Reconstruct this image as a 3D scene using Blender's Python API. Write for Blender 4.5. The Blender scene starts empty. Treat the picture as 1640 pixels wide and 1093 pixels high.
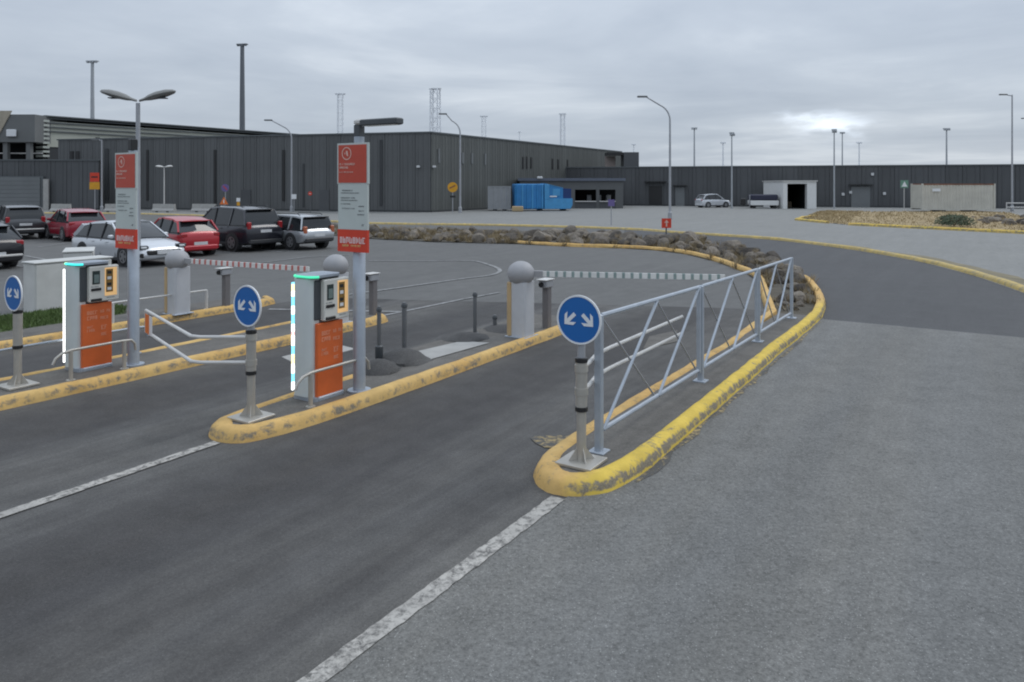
import bpy, math, random
from mathutils import Vector, Matrix
random.seed(7)
R = math.radians
sc = bpy.context.scene
col = sc.collection

# ------------------------------------------------------------------ camera
CAM_H = 2.6
cam_d = bpy.data.cameras.new('camera'); cam = bpy.data.objects.new('camera', cam_d); col.objects.link(cam)
cam.location = (0, 0, CAM_H); cam.rotation_euler = (R(90), 0, 0)
cam_d.sensor_width = 36; cam_d.lens = 36*1200/1640
cam_d.shift_y = -0.1525
cam_d.clip_start = 0.1; cam_d.clip_end = 3000
sc.camera = cam

# ------------------------------------------------------------------ sky, sun, exposure
SUN_AZ, SUN_EL = 62.0, 48.0
world = bpy.data.worlds.new('World'); sc.world = world; world.use_nodes = True
wn, wl = world.node_tree.nodes, world.node_tree.links
wn.clear()
def WN(t, **k):
    n = wn.new(t)
    for a_, b_ in k.items(): setattr(n, a_, b_)
    return n
def wmath(op, a_, b_=None, clamp=False):
    n = WN('ShaderNodeMath', operation=op, use_clamp=clamp)
    for i, q in enumerate((a_, b_)):
        if q is None: continue
        if isinstance(q, (int, float)): n.inputs[i].default_value = q
        else: wl.new(q, n.inputs[i])
    return n.outputs[0]
out = WN('ShaderNodeOutputWorld')
nish = WN('ShaderNodeTexSky', sky_type='NISHITA', sun_disc=False, sun_elevation=R(SUN_EL), sun_rotation=R(SUN_AZ))
bg_sky = WN('ShaderNodeBackground'); bg_sky.inputs[1].default_value = 0.09
wl.new(nish.outputs[0], bg_sky.inputs[0])
tc = WN('ShaderNodeTexCoord'); sep = WN('ShaderNodeSeparateXYZ'); wl.new(tc.outputs['Generated'], sep.inputs[0])
dx, dy, dz = sep.outputs
zz = wmath('ADD', wmath('MAXIMUM', dz, 0.0), 0.045)
comb = WN('ShaderNodeCombineXYZ')
wl.new(wmath('DIVIDE', dx, zz), comb.inputs[0]); wl.new(wmath('DIVIDE', dy, zz), comb.inputs[1])
n1 = WN('ShaderNodeTexNoise'); n1.inputs['Scale'].default_value = 0.42; n1.inputs['Detail'].default_value = 7; n1.inputs['Roughness'].default_value = 0.56; n1.inputs['Distortion'].default_value = 0.5
wl.new(comb.outputs[0], n1.inputs['Vector'])
mp = WN('ShaderNodeMapping'); mp.inputs['Scale'].default_value = (2.2, 2.2, 8.5); mp.inputs['Rotation'].default_value = (0, R(7), 0)
wl.new(tc.outputs['Generated'], mp.inputs[0])
n2 = WN('ShaderNodeTexNoise'); n2.inputs['Scale'].default_value = 1.5; n2.inputs['Detail'].default_value = 6; n2.inputs['Roughness'].default_value = 0.5; n2.inputs['Distortion'].default_value = 0.35
wl.new(mp.outputs[0], n2.inputs['Vector'])
cl = wmath('ADD', wmath('MULTIPLY', n1.outputs[0], 0.55), wmath('MULTIPLY', n2.outputs[0], 0.45))
ramp = WN('ShaderNodeValToRGB'); wl.new(cl, ramp.inputs[0])
cr = ramp.color_ramp
cr.elements[0].position = 0.34; cr.elements[0].color = (0.375, 0.430, 0.512, 1)
cr.elements[1].position = 0.68; cr.elements[1].color = (0.655, 0.71, 0.775, 1)
e = cr.elements.new(0.52); e.color = (0.475, 0.532, 0.610, 1)
# an overcast sky grows brighter towards the zenith, and has a pale band low down
grad = wmath('ADD', 0.96, wmath('MULTIPLY', wmath('MAXIMUM', dz, 0.0), 1.55))
low = wmath('MULTIPLY', wmath('POWER', wmath('SUBTRACT', 1.0, wmath('MAXIMUM', wmath('MINIMUM', dz, 1.0), 0.0), True), 28.0), 0.16)
# the thin break in the cloud
mp3 = WN('ShaderNodeMapping'); mp3.inputs['Scale'].default_value = (9, 9, 26); wl.new(tc.outputs['Generated'], mp3.inputs[0])
n3 = WN('ShaderNodeTexNoise'); n3.inputs['Scale'].default_value = 2.0; n3.inputs['Detail'].default_value = 5; wl.new(mp3.outputs[0], n3.inputs['Vector'])
ya = wmath('MAXIMUM', dy, 0.05)
gx = wmath('DIVIDE', wmath('SUBTRACT', wmath('DIVIDE', dx, ya), 0.43), 0.042)
gz = wmath('DIVIDE', wmath('SUBTRACT', wmath('DIVIDE', dz, ya), 0.080), 0.015)
wob = wmath('MULTIPLY', wmath('SUBTRACT', n3.outputs[0], 0.5), 4.5)
gx = wmath('ADD', gx, wob); gz = wmath('SUBTRACT', gz, wob)
g2 = wmath('ADD', wmath('MULTIPLY', gx, gx), wmath('MULTIPLY', gz, gz))
gap = wmath('MULTIPLY', wmath('EXPONENT', wmath('MULTIPLY', g2, -1.0)), wmath('ADD', 0.25, wmath('MULTIPLY', n1.outputs[0], 0.9)))
tot = wmath('ADD', wmath('ADD', grad, low), gap)
vm = WN('ShaderNodeVectorMath', operation='SCALE'); wl.new(ramp.outputs[0], vm.inputs[0]); wl.new(tot, vm.inputs['Scale'])
bg_cl = WN('ShaderNodeBackground'); wl.new(vm.outputs[0], bg_cl.inputs[0]); bg_cl.inputs[1].default_value = 0.98
mix = WN('ShaderNodeMixShader'); mix.inputs[0].default_value = 0.93
wl.new(bg_sky.outputs[0], mix.inputs[1]); wl.new(bg_cl.outputs[0], mix.inputs[2]); wl.new(mix.outputs[0], out.inputs[0])

sun_d = bpy.data.lights.new('sun', 'SUN'); sun_d.energy = 0.9; sun_d.angle = R(25); sun_d.color = (1, 0.97, 0.92)
sun = bpy.data.objects.new('sun', sun_d); col.objects.link(sun)
sdir = Vector((math.sin(R(SUN_AZ))*math.cos(R(SUN_EL)), math.cos(R(SUN_AZ))*math.cos(R(SUN_EL)), math.sin(R(SUN_EL))))
sun.rotation_euler = sdir.to_track_quat('Z', 'Y').to_euler()
sc.cycles.filter_width = 2.0
vs = sc.view_settings
vs.view_transform = 'Standard'; vs.look = 'None'; vs.gamma = 1; vs.use_curve_mapping = False; vs.exposure = 0.0

# ------------------------------------------------------------------ places
LANE = R(32.2)                      # the lanes run 32 degrees right of straight ahead
SL, CL = math.sin(LANE), math.cos(LANE)
def W(s, t, z=0.0):                 # lane coordinates: s along the lane, t to the right of it
    return Vector((s*SL + t*CL, s*CL - t*SL, z))
def G(x, y, z=0.0):                 # survey: a point at height z read off the photograph's grid
    k = (CAM_H - z)/(y - 296.0)
    return Vector((k*(x - 820), k*1200, z))
def at(x, Y): return (x - 820)*Y/1200
def hz(y, Y): return CAM_H + (296 - y)*Y/1200

# ------------------------------------------------------------------ mesh helpers
class MB:
    def __init__(s): s.v = []; s.f = []
    def add(s, vs_, fs):
        o = len(s.v); s.v += [tuple(p) for p in vs_]; s.f += [tuple(i + o for i in f) for f in fs]; return s
    def box(s, c, d, rz=0.0, M=None):
        x, y, z = d[0]/2, d[1]/2, d[2]/2
        P = [Vector((a_*x, b_*y, c_*z)) for c_ in (-1, 1) for a_, b_ in ((-1, -1), (1, -1), (1, 1), (-1, 1))]
        m = Matrix.Rotation(rz, 3, 'Z') if M is None else M
        return s.add([m @ p + Vector(c) for p in P], [(3, 2, 1, 0), (4, 5, 6, 7), (0, 1, 5, 4), (1, 2, 6, 5), (2, 3, 7, 6), (3, 0, 4, 7)])
    def bbox(s, c, d, b=0.01):      # box with chamfered edges
        x, y, z = d[0]/2, d[1]/2, d[2]/2
        b = min(b, x*.9, y*.9, z*.9)
        ring = lambda X, Y, Z: [(c[0]+p[0], c[1]+p[1], c[2]+Z) for p in ((-X+b, -Y), (X-b, -Y), (X, -Y+b), (X, Y-b), (X-b, Y), (-X+b, Y), (-X, Y-b), (-X, -Y+b))]
        rs = [ring(x-b, y-b, -z), ring(x, y, -z+b), ring(x, y, z-b), ring(x-b, y-b, z)]
        return s.rings(rs, True)
    def rings(s, rs, caps=True, close=True):
        n = len(rs[0]); V = [p for r_ in rs for p in r_]; F = []
        for i in range(len(rs)-1):
            for j in range(n if close else n-1):
                k = (j+1) % n
                F.append((i*n+j, i*n+k, (i+1)*n+k, (i+1)*n+j))
        if caps:
            F.append(tuple(range(n-1, -1, -1))); F.append(tuple((len(rs)-1)*n + j for j in range(n)))
        return s.add(V, F)
    def tube(s, pts, r, n=10, caps=True):
        pts = [Vector(p) for p in pts]; m = len(pts)
        rad = r if isinstance(r, (list, tuple)) else [r]*m
        rs = []; prev = None
        for i, p in enumerate(pts):
            d = (pts[min(i+1, m-1)] - pts[max(i-1, 0)]).normalized()
            if prev is None:
                u = d.orthogonal().normalized()
                if abs(d.z) < .9: u = d.cross(Vector((0, 0, 1))).normalized()
            else:
                u = (prev - d*prev.dot(d)).normalized()
            prev = u; w = d.cross(u)
            rs.append([p + (u*math.cos(2*math.pi*k/n) + w*math.sin(2*math.pi*k/n))*rad[i] for k in range(n)])
        return s.rings(rs, caps)
    def bar(s, p0, p1, w, h):       # square bar between two points
        p0, p1 = Vector(p0), Vector(p1); d = (p1-p0).normalized()
        u = d.cross(Vector((0, 0, 1)))
        if u.length < 1e-3: u = Vector((1, 0, 0))
        u.normalize(); q = u.cross(d)
        rs = [[p + u*a_*w/2 + q*b_*h/2 for a_, b_ in ((-1, -1), (1, -1), (1, 1), (-1, 1))] for p in (p0, p1)]
        return s.rings(rs, True)
    def lathe(s, prof, n=20, c=(0, 0, 0), caps=True):
        rs = [[(c[0]+r_*math.cos(2*math.pi*k/n), c[1]+r_*math.sin(2*math.pi*k/n), c[2]+z) for k in range(n)] for r_, z in prof]
        return s.rings(rs, caps)
    def prism(s, poly, z0, z1):
        return s.rings([[(p[0], p[1], z0) for p in poly], [(p[0], p[1], z1) for p in poly]], True)
    def flat(s, poly, z):
        return s.add([(p[0], p[1], z) for p in poly], [tuple(range(len(poly)))])
    def plate(s, poly, y0, y1):     # outline in x,z with thickness along y
        return s.rings([[(p[0], y0, p[1]) for p in poly], [(p[0], y1, p[1]) for p in poly]], True)
    def mesh(s, name, mat, smooth=False):
        me = bpy.data.meshes.new(name); me.from_pydata(s.v, [], s.f); me.update()
        import bmesh as bm_
        b = bm_.new(); b.from_mesh(me); bm_.ops.recalc_face_normals(b, faces=b.faces); b.to_mesh(me); b.free()
        if smooth:
            for p in me.polygons: p.use_smooth = True
            try: me.set_sharp_from_angle(angle=R(38))
            except Exception: pass
        me.materials.append(mat); return me
    def build(s, name, mat, parent=None, smooth=False, loc=None, rz=None):
        return link(name, s.mesh(name, mat, smooth), parent, loc, rz)
def link(name, me, parent=None, loc=None, rz=None):
    o = bpy.data.objects.new(name, me); col.objects.link(o)
    if parent: o.parent = parent
    if loc is not None: o.location = loc
    if rz is not None: o.rotation_euler = (0, 0, rz)
    return o
def tag(o, label, cat, group=None, kind=None):
    o['label'] = label; o['category'] = cat
    if group: o['group'] = group
    if kind: o['kind'] = kind
    return o
def thing(name, label, cat, loc=(0, 0, 0), rz=0.0, group=None):
    o = link(name, None, None, loc, rz); o.empty_display_size = .2
    return tag(o, label, cat, group)
def structure(o, label=None):
    o['kind'] = 'structure'
    if label: o['label'] = label
    return o
def copy_tree(o, parent=None):
    c = o.copy(); col.objects.link(c); c.parent = parent
    for ch in list(o.children): copy_tree(ch, c)
    return c
RL = -LANE                          # local +Y looks along the lanes

# ------------------------------------------------------------------ materials
def new_mat(name):
    m = bpy.data.materials.new(name); m.use_nodes = True
    return m, m.node_tree.nodes, m.node_tree.links, m.node_tree.nodes['Principled BSDF']
def M(name, c, rough=.6, metal=0.0, var=.12, vscale=3.0, bump=0.0, bscale=60.0, coat=0.0, rnd=0.0, spec=None):
    m, n, l, b = new_mat(name)
    b.inputs['Roughness'].default_value = rough; b.inputs['Metallic'].default_value = metal
    b.inputs['Coat Weight'].default_value = coat; b.inputs['Coat Roughness'].default_value = .06
    if spec is not None: b.inputs['Specular IOR Level'].default_value = spec
    t_ = n.new('ShaderNodeTexCoord')
    no = n.new('ShaderNodeTexNoise'); no.inputs['Scale'].default_value = vscale; no.inputs['Detail'].default_value = 6; no.inputs['Roughness'].default_value = .6
    l.new(t_.outputs['Object'], no.inputs['Vector'])
    mr = n.new('ShaderNodeMapRange'); mr.inputs[1].default_value = .25; mr.inputs[2].default_value = .75
    mr.inputs[3].default_value = 1-var; mr.inputs[4].default_value = 1+var
    l.new(no.outputs[0], mr.inputs[0])
    sc_ = mr.outputs[0]
    if rnd:
        oi = n.new('ShaderNodeObjectInfo'); m2 = n.new('ShaderNodeMapRange'); m2.inputs[3].default_value = 1-rnd; m2.inputs[4].default_value = 1+rnd
        l.new(oi.outputs['Random'], m2.inputs[0]); mu = n.new('ShaderNodeMath'); mu.operation = 'MULTIPLY'
        l.new(sc_, mu.inputs[0]); l.new(m2.outputs[0], mu.inputs[1]); sc_ = mu.outputs[0]
    v = n.new('ShaderNodeVectorMath'); v.operation = 'SCALE'; v.inputs[0].default_value = c; l.new(sc_, v.inputs['Scale'])
    l.new(v.outputs[0], b.inputs['Base Color'])
    if bump:
        nb = n.new('ShaderNodeTexNoise'); nb.inputs['Scale'].default_value = bscale; nb.inputs['Detail'].default_value = 4
        l.new(t_.outputs['Object'], nb.inputs['Vector'])
        bp = n.new('ShaderNodeBump'); bp.inputs['Strength'].default_value = bump; bp.inputs['Distance'].default_value = .02
        l.new(nb.outputs[0], bp.inputs['Height']); l.new(bp.outputs[0], b.inputs['Normal'])
    return m
def emit(name, c, s):
    m, n, l, b = new_mat(name)
    b.inputs['Base Color'].default_value = (*c, 1); b.inputs['Emission Color'].default_value = (*c, 1); b.inputs['Emission Strength'].default_value = s
    return m

class NT:                           # small node writer
    def __init__(s, name): s.m, s.n, s.l, s.b = new_mat(name); s.tc = s.n.new('ShaderNodeTexCoord')
    def noise(s, scale, detail=6, rough=.6, vec=None, dist=0.0):
        x = s.n.new('ShaderNodeTexNoise'); x.inputs['Scale'].default_value = scale; x.inputs['Detail'].default_value = detail
        x.inputs['Roughness'].default_value = rough; x.inputs['Distortion'].default_value = dist
        s.l.new(vec or s.tc.outputs['Object'], x.inputs['Vector']); return x.outputs[0]
    def mapped(s, rz=0.0, scale=(1, 1, 1), loc=(0, 0, 0)):
        x = s.n.new('ShaderNodeMapping'); x.vector_type = 'POINT'
        x.inputs['Rotation'].default_value = (0, 0, rz); x.inputs['Scale'].default_value = scale; x.inputs['Location'].default_value = loc
        s.l.new(s.tc.outputs['Object'], x.inputs[0]); return x.outputs[0]
    def rng(s, v, a_, b_, c_=0.0, d_=1.0):
        x = s.n.new('ShaderNodeMapRange'); x.clamp = True
        for i, q in enumerate((a_, b_, c_, d_)): x.inputs[i+1].default_value = q
        s.l.new(v, x.inputs[0]); return x.outputs[0]
    def math(s, op, a_, b_=None):
        x = s.n.new('ShaderNodeMath'); x.operation = op
        for i, q in enumerate((a_, b_)):
            if q is None: continue
            if isinstance(q, (int, float)): x.inputs[i].default_value = q
            else: s.l.new(q, x.inputs[i])
        return x.outputs[0]
    def mix(s, f, a_, b_):
        x = s.n.new('ShaderNodeMix'); x.data_type = 'RGBA'; s.l.new(f, x.inputs[0])
        for i, q in ((6, a_), (7, b_)):
            if isinstance(q, tuple): x.inputs[i].default_value = (*q, 1)
            else: s.l.new(q, x.inputs[i])
        return x.outputs[2]
    def scale(s, c_, f):
        x = s.n.new('ShaderNodeVectorMath'); x.operation = 'SCALE'
        if isinstance(c_, tuple): x.inputs[0].default_value = c_
        else: s.l.new(c_, x.inputs[0])
        s.l.new(f, x.inputs['Scale']); return x.outputs[0]
    def sep(s, v):
        x = s.n.new('ShaderNodeSeparateXYZ'); s.l.new(v, x.inputs[0]); return x.outputs
    def out(s, c_, rough=.85, bump=None, bs=.4, bd=.01):
        s.l.new(c_, s.b.inputs['Base Color']); s.b.inputs['Roughness'].default_value = rough
        s.b.inputs['Specular IOR Level'].default_value = .35
        if bump is not None:
            x = s.n.new('ShaderNodeBump'); x.inputs['Strength'].default_value = bs; x.inputs['Distance'].default_value = bd
            s.l.new(bump, x.inputs['Height']); s.l.new(x.outputs[0], s.b.inputs['Normal'])
        return s.m

def asphalt(name, c, c2, grain=.35, patch=.18, streak=.2, fine=140, bands=(), bstr=.72, stains=0.0):
    t = NT(name)
    lane = t.mapped(LANE, (1, 1, 1))              # x across the lane, y along it
    st = t.n.new('ShaderNodeMapping'); st.inputs['Scale'].default_value = (1.6, .11, 1); t.l.new(lane, st.inputs[0])
    s1 = t.noise(1.2, 7, .62, st.outputs[0], .4)
    st2 = t.n.new('ShaderNodeMapping'); st2.inputs['Scale'].default_value = (9.0, .5, 1); t.l.new(lane, st2.inputs[0])
    s2 = t.noise(1.0, 6, .65, st2.outputs[0], .3)
    big = t.noise(.35, 5, .55); med = t.noise(2.6, 6, .65)
    fi = t.noise(fine, 2, .7); fi2 = t.noise(fine*.38, 3, .75)
    f = t.math('ADD', t.math('MULTIPLY', t.rng(s1, .32, .68), .45), t.math('MULTIPLY', t.rng(big, .3, .7), .35))
    f = t.math('ADD', f, t.math('MULTIPLY', t.rng(s2, .35, .65), .2))
    if bands:                                     # oil and rubber worn into the wheel paths
        x = t.sep(lane)[0]; x = t.math('ADD', x, t.math('MULTIPLY', t.math('SUBTRACT', s1, .5), 1.1)); k = None
        for c0, w0 in bands:
            q = t.rng(t.math('ABSOLUTE', t.math('SUBTRACT', x, c0)), w0*.55, w0*1.25, 1, 0)
            k = q if k is None else t.math('MAXIMUM', k, q)
        f = t.math('MULTIPLY', f, t.math('SUBTRACT', 1.0, t.math('MULTIPLY', k, bstr)))
    colr = t.mix(f, c, c2)
    k = t.math('ADD', t.rng(fi, .25, .75, 1-grain, 1+grain), t.rng(fi2, .3, .7, -grain*.75, grain*.75))
    k = t.math('MULTIPLY', k, t.rng(med, .3, .7, 1-patch, 1+patch))
    colr = t.scale(colr, k)
    if stains:                                    # drips, patches and browner tracks
        dr = t.math('MULTIPLY', t.rng(t.noise(5.5, 5, .6), .66, .74), t.rng(t.noise(.9, 3, .5), .5, .62))
        colr = t.mix(t.math('MULTIPLY', dr, stains), colr, tuple(q*.5 for q in c))
        warm = t.math('MULTIPLY', t.rng(t.noise(.55, 4, .6, st.outputs[0]), .45, .7), .5)
        colr = t.mix(warm, colr, t.scale(colr, t.rng(med, .3, .7, .88, .98)))
        tint = t.n.new('ShaderNodeVectorMath'); tint.operation = 'MULTIPLY'; tint.inputs[1].default_value = (1.05, 1.0, .92)
        t.l.new(colr, tint.inputs[0]); colr = t.mix(warm, colr, tint.outputs[0])
    vo = t.n.new('ShaderNodeTexVoronoi'); vo.inputs['Scale'].default_value = 60; t.l.new(t.tc.outputs['Object'], vo.inputs['Vector'])
    chip = t.math('MULTIPLY', t.rng(vo.outputs['Distance'], .18, .30, 1, 0), t.rng(t.noise(31, 2), .50, .58))
    colr = t.mix(t.math('MULTIPLY', chip, .5 if max(c2) > .15 else .12), colr, tuple(min(1, q*2.2+.06) for q in c2))
    return t.out(colr, .82, t.math('ADD', fi, t.math('MULTIPLY', fi2, .7)), .4, .006)

ASPH_LOT = asphalt('asphalt_lot', (.094, .094, .092), (.130, .129, .125), .22, .10, .1, 60)
ASPH_LANE = asphalt('asphalt_lanes', (.045, .0435, .0445), (.132, .129, .123), .26, .16, .3, 130, ((-5.2, .85), (-8.5, .8), (-11.8, .9)), .72, .5)
ASPH_ROAD = asphalt('asphalt_exit_road', (.118, .119, .116), (.172, .172, .166), .34, .12, .1, 75, ((-1.35, .45), (.35, .5), (2.2, .5)), .38, .55)
ASPH_DARK = asphalt('asphalt_new', (.060, .061, .064), (.080, .081, .084), .25, .08, .1, 90)
ASPH_APRON = asphalt('asphalt_apron', (.175, .176, .170), (.225, .225, .215), .12, .09, .1, 30)
ASPH_ISL = asphalt('asphalt_island', (.098, .092, .084), (.150, .141, .128), .3, .22, .1, 120)
ASPH_MOUND = asphalt('asphalt_patch', (.050, .049, .050), (.095, .092, .088), .4, .25, .1, 120)

def worn_paint(name, paint, paint2, base, lo, hi, scale=9.0, scuff=0.0, bright=None):
    t = NT(name)
    a_ = t.noise(scale, 8, .72, None, .3); b_ = t.noise(1.1, 5, .6); c_ = t.noise(60, 3, .7)
    p = t.mix(t.rng(b_, .38, .62), paint, paint2); side = None
    if bright:                                    # repainted brighter along the open road
        side = t.rng(t.math('ADD', t.sep(t.mapped(LANE))[0], t.math('MULTIPLY', a_, .25)), -2.88, -2.66)
        p = t.mix(side, p, bright)
    p = t.scale(p, t.rng(t.noise(4.0, 6, .7), .3, .7, .8, 1.14))
    m = t.math('ADD', t.math('MULTIPLY', a_, .75), t.math('MULTIPLY', b_, .25))
    if scuff:                                     # tyres rub the paint off the outer face below the rounded edge
        z = t.sep(t.tc.outputs['Object'])[2]
        m = t.math('SUBTRACT', m, t.math('MULTIPLY', t.math('MULTIPLY', t.rng(z, .02, .04), t.rng(z, .085, .118, 1, 0)), scuff if side is None else t.math('ADD', .03, t.math('MULTIPLY', side, .12))))
    cc = t.mix(t.rng(m, lo, hi), t.scale(base, t.rng(c_, .3, .7, .7, 1.3)), p)
    return t.out(cc, .78, t.math('ADD', t.math('MULTIPLY', a_, 1.0), t.math('MULTIPLY', c_, .4)), .5, .01)
KERB_Y = worn_paint('kerb_yellow', (.56, .345, .115), (.60, .40, .15), (.20, .17, .125), .35, .46, 9, .075)
KERB_B = worn_paint('kerb_bright_yellow', (.64, .47, .075), (.58, .40, .11), (.21, .18, .125), .38, .49, 8, .09)
KERB_1 = worn_paint('kerb_railing_island', (.56, .345, .115), (.60, .40, .15), (.21, .18, .13), .35, .45, 11, .09, (.64, .46, .08))
KERB_F = worn_paint('kerb_faded_yellow', (.56, .41, .13), (.44, .34, .15), (.25, .225, .17), .36, .52, 6)
LINE_W = worn_paint('line_white', (.46, .44, .405), (.37, .355, .33), (.12, .116, .11), .40, .54, 19)
LINE_F = worn_paint('line_white_faint', (.36, .36, .36), (.30, .30, .30), (.12, .12, .12), .36, .60, 7)
LINE_Y = worn_paint('line_yellow_worn', (.44, .33, .14), (.38, .29, .14), (.085, .083, .08), .49, .60, 14)

GALV = M('galvanised_steel', (.38, .42, .47), .5, .45, .12, 7, .08, 40)
STEEL = M('stainless_steel', (.44, .42, .38), .45, .5, .12, 9)
PALEST = M('pale_painted_steel', (.56, .55, .53), .5, .1, .12, 8)
POLE_G = M('pole_grey', (.35, .36, .38), .5, .3, .1, 4)
POLE_D = M('pole_dark', (.12, .125, .13), .5, .3, .1, 4)
MAST_HAZED = M('mast_hazed', (.78, .80, .83), .6, .1, .1, 1)  # distance haze on the far masts is put into this pale colour
MAST_M = M('mast_mid', (.36, .38, .40), .6, .2, .1, 1)
MAST_D = M('mast_dark', (.14, .15, .165), .6, .2, .1, 1)
WHITE = M('white_paint', (.66, .66, .65), .5, 0, .06, 3)
CAB_W = M('cabinet_white', (.52, .52, .50), .6, 0, .12, 2.5, .1, 30)
OFFW = M('machine_shell', (.60, .645, .64), .32, .1, .05, 3, coat=.3)
PANELW = M('machine_panel', (.62, .61, .56), .4, 0, .05, 3)
ORANGE = M('machine_orange', (.62, .125, .028), .45, 0, .1, 6)
ORG_TXT = M('orange_print', (.66, .25, .14), .5, 0, .1, 8)
BLACK = M('black_plastic', (.015, .015, .016), .4, 0, .1, 5)
DKGREY = M('dark_grey_plastic', (.055, .062, .068), .45, 0, .1, 5)
SIGN_BLUE = M('sign_blue', (.010, .115, .37), .4, 0, .06, 4)
SIGN_W = M('sign_white', (.70, .71, .72), .4, 0, .05, 5)
SIGN_RED = M('sign_red', (.46, .060, .032), .45, 0, .10, 4)
SIGN_RED2 = M('sign_red_bright', (.58, .045, .018), .45, 0, .10, 4)
SIGN_GREY = M('sign_pale_grey', (.47, .51, .49), .45, 0, .05, 4)
TXT_PALE = M('text_pale', (.62, .40, .34), .5); TXT_GREY = M('text_grey', (.27, .29, .29), .5)
TXT_YEL = M('text_cream', (.66, .42, .18), .5); TXT_PINK = M('text_pinkish_white', (.66, .48, .47), .5)
SIGN_Y = M('sign_yellow', (.60, .29, .015), .5); SIGN_O = M('sign_orange', (.66, .16, .03), .5)
SIGN_G = M('sign_green', (.12, .24, .18), .5); SIGN_P = M('sign_purple_blue', (.13, .10, .26), .5)
OCHRE = M('side_ochre', (.46, .33, .18), .6)
DOME = M('barrier_dome', (.33, .33, .34), .6, .1, .08, 6)
BARR = M('barrier_body', (.50, .51, .53), .45, .1, .08, 4)
ARM_W = M('arm_white', (.68, .68, .66), .5); ARM_R = M('arm_red', (.50, .16, .14), .5); ARM_G = M('arm_green_grey', (.24, .31, .30), .5)
CLAD = M('cladding_dark_grey', (.104, .108, .110), .55, .25, .12, .35, 0, 1, rnd=.10)
CLAD2 = M('cladding_greenish_grey', (.104, .110, .105), .6, .2, .12, .4, rnd=.08)
CLAD3 = M('cladding_blue_grey', (.080, .084, .089), .6, .2, .12, .4, rnd=.10)
CORE = M('wall_core', (.040, .043, .046), .7, 0, .1, .5)
COPING = M('roof_coping', (.11, .12, .125), .5, .4, .08, 1)
FIN = M('louvre_fin', (.42, .44, .40), .6, .1, .1, .5)
SCREENB = M('screen_backing', (.40, .41, .355), .7, 0, .1, .4)
GREYBLD = M('grey_block_wall', (.14, .145, .145), .7, 0, .12, .4)
SHUT = M('shutter_grey', (.15, .16, .165), .6, .1, .1, .6)
VOID = M('interior_shade', (.012, .012, .013), .8, spec=.1)  # near black: the shade inside deep openings is put into the colour
GLASSD = M('dark_glass', (.016, .019, .022), .06, 0, .05, 1, spec=.6)
CONC = M('concrete', (.34, .335, .32), .85, 0, .16, 3, .3, 30)
CONT = M('container_beige', (.50, .48, .42), .6, .1, .14, 1.2)
RUST = M('rust', (.19, .085, .05), .85, 0, .35, 2)
BLUE = M('compactor_blue', (.028, .20, .46), .5, .1, .14, 1.5)
BLUE2 = M('compactor_light_blue', (.06, .27, .52), .5, .1, .14, 1.5)
BLUED = M('compactor_deep_blue', (.008, .035, .14), .5, .1, .14, 1.5)
GREYC = M('grey_container', (.27, .28, .29), .6, .1, .1, 1.5)
NAVY = M('tarpaulin_navy', (.020, .022, .048), .6)
SOIL = M('rock_bed_soil', (.075, .066, .05), .95, 0, .4, 2.5, .6, 12)
DRY = M('dry_mound_soil', (.30, .225, .12), .95, 0, .35, 1.2, .6, 8)
TURF = M('turf_soil', (.055, .075, .03), .95, 0, .4, 3, .6, 12)
GRASSM = M('grass_blades', (.075, .12, .03), .8, 0, .35, .9)
DRYG = M('dry_grass_blades', (.34, .265, .15), .9, 0, .3, .7)
LEAF = M('shrub_leaf', (.05, .075, .035), .7, 0, .4, 4)
TYRE = M('tyre_rubber', (.016, .016, .017), .8); RIM = M('alloy_rim', (.36, .36, .37), .35, .7)
LENS_R = M('tail_lens_red', (.30, .01, .015), .2, 0, .1, 3, coat=.5); LENS_W = M('lamp_lens', (.55, .56, .57), .15, 0, .1, 3, coat=.5)
LENS_O = M('lens_reddish', (.40, .12, .06), .2)
BUMP = M('bumper_plastic', (.03, .031, .034), .55)
PLATE = M('number_plate', (.55, .56, .57), .5)

# ------------------------------------------------------------------ ground
ground = structure(MB().flat([(-900, -300), (900, -300), (900, 1500), (-900, 1500)], 0).build('ground', ASPH_LOT))
lanes = structure(MB().flat([W(-6, -13.1), W(-6, -2.93), W(15.4, -2.93), W(15.9, -4.2), W(15.2, -6.0), W(13.8, -9.3), W(12.2, -13.1)], .004).build('entry_lanes', ASPH_LANE))
exit_road = structure(MB().flat([W(-6, -2.93), W(-6, 14), W(15.55, 9.0), W(15.35, 3), W(15.45, -2.93)], .008).build('exit_road', ASPH_ROAD))
far_kerb_px = [(-120, 343), (0, 342), (200, 343), (350, 347), (480, 353), (595, 359), (801, 362), (1000, 368), (1073, 373), (1156, 378.5), (1244, 385), (1341, 397), (1400, 406), (1480, 421), (1560, 442), (1640, 470), (1740, 520)]
far_kerb = [G(*p) for p in far_kerb_px]
rb_near = [(470, 370), (520, 376), (600, 383), (700, 388), (828, 391)]
inner_kerb_px = [(828, 390.5), (909, 395), (1000, 398), (1049, 401), (1097, 407), (1146, 419), (1178, 431), (1195, 438), (1210, 449), (1219, 477), (1228, 505)]
end_kerb_px = [(1315, 512), (1323, 490), (1316, 470), (1303, 453), (1290, 446)]
rb_far = [(1290, 446), (1245, 424), (1215, 411), (1180, 399), (1120, 389), (1000, 381), (800, 374), (600, 369), (470, 363)]
dark_poly = [W(15.45, -2.6)] + [W(15.35, 3), W(15.55, 9.5)] + [p for p in reversed(far_kerb[7:16])] + [G(*p) for p in ((1000, 384), (1120, 392), (1180, 402), (1215, 415), (1290, 450))]
structure(MB().flat(dark_poly, .006).build('curved_road', ASPH_DARK))
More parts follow.
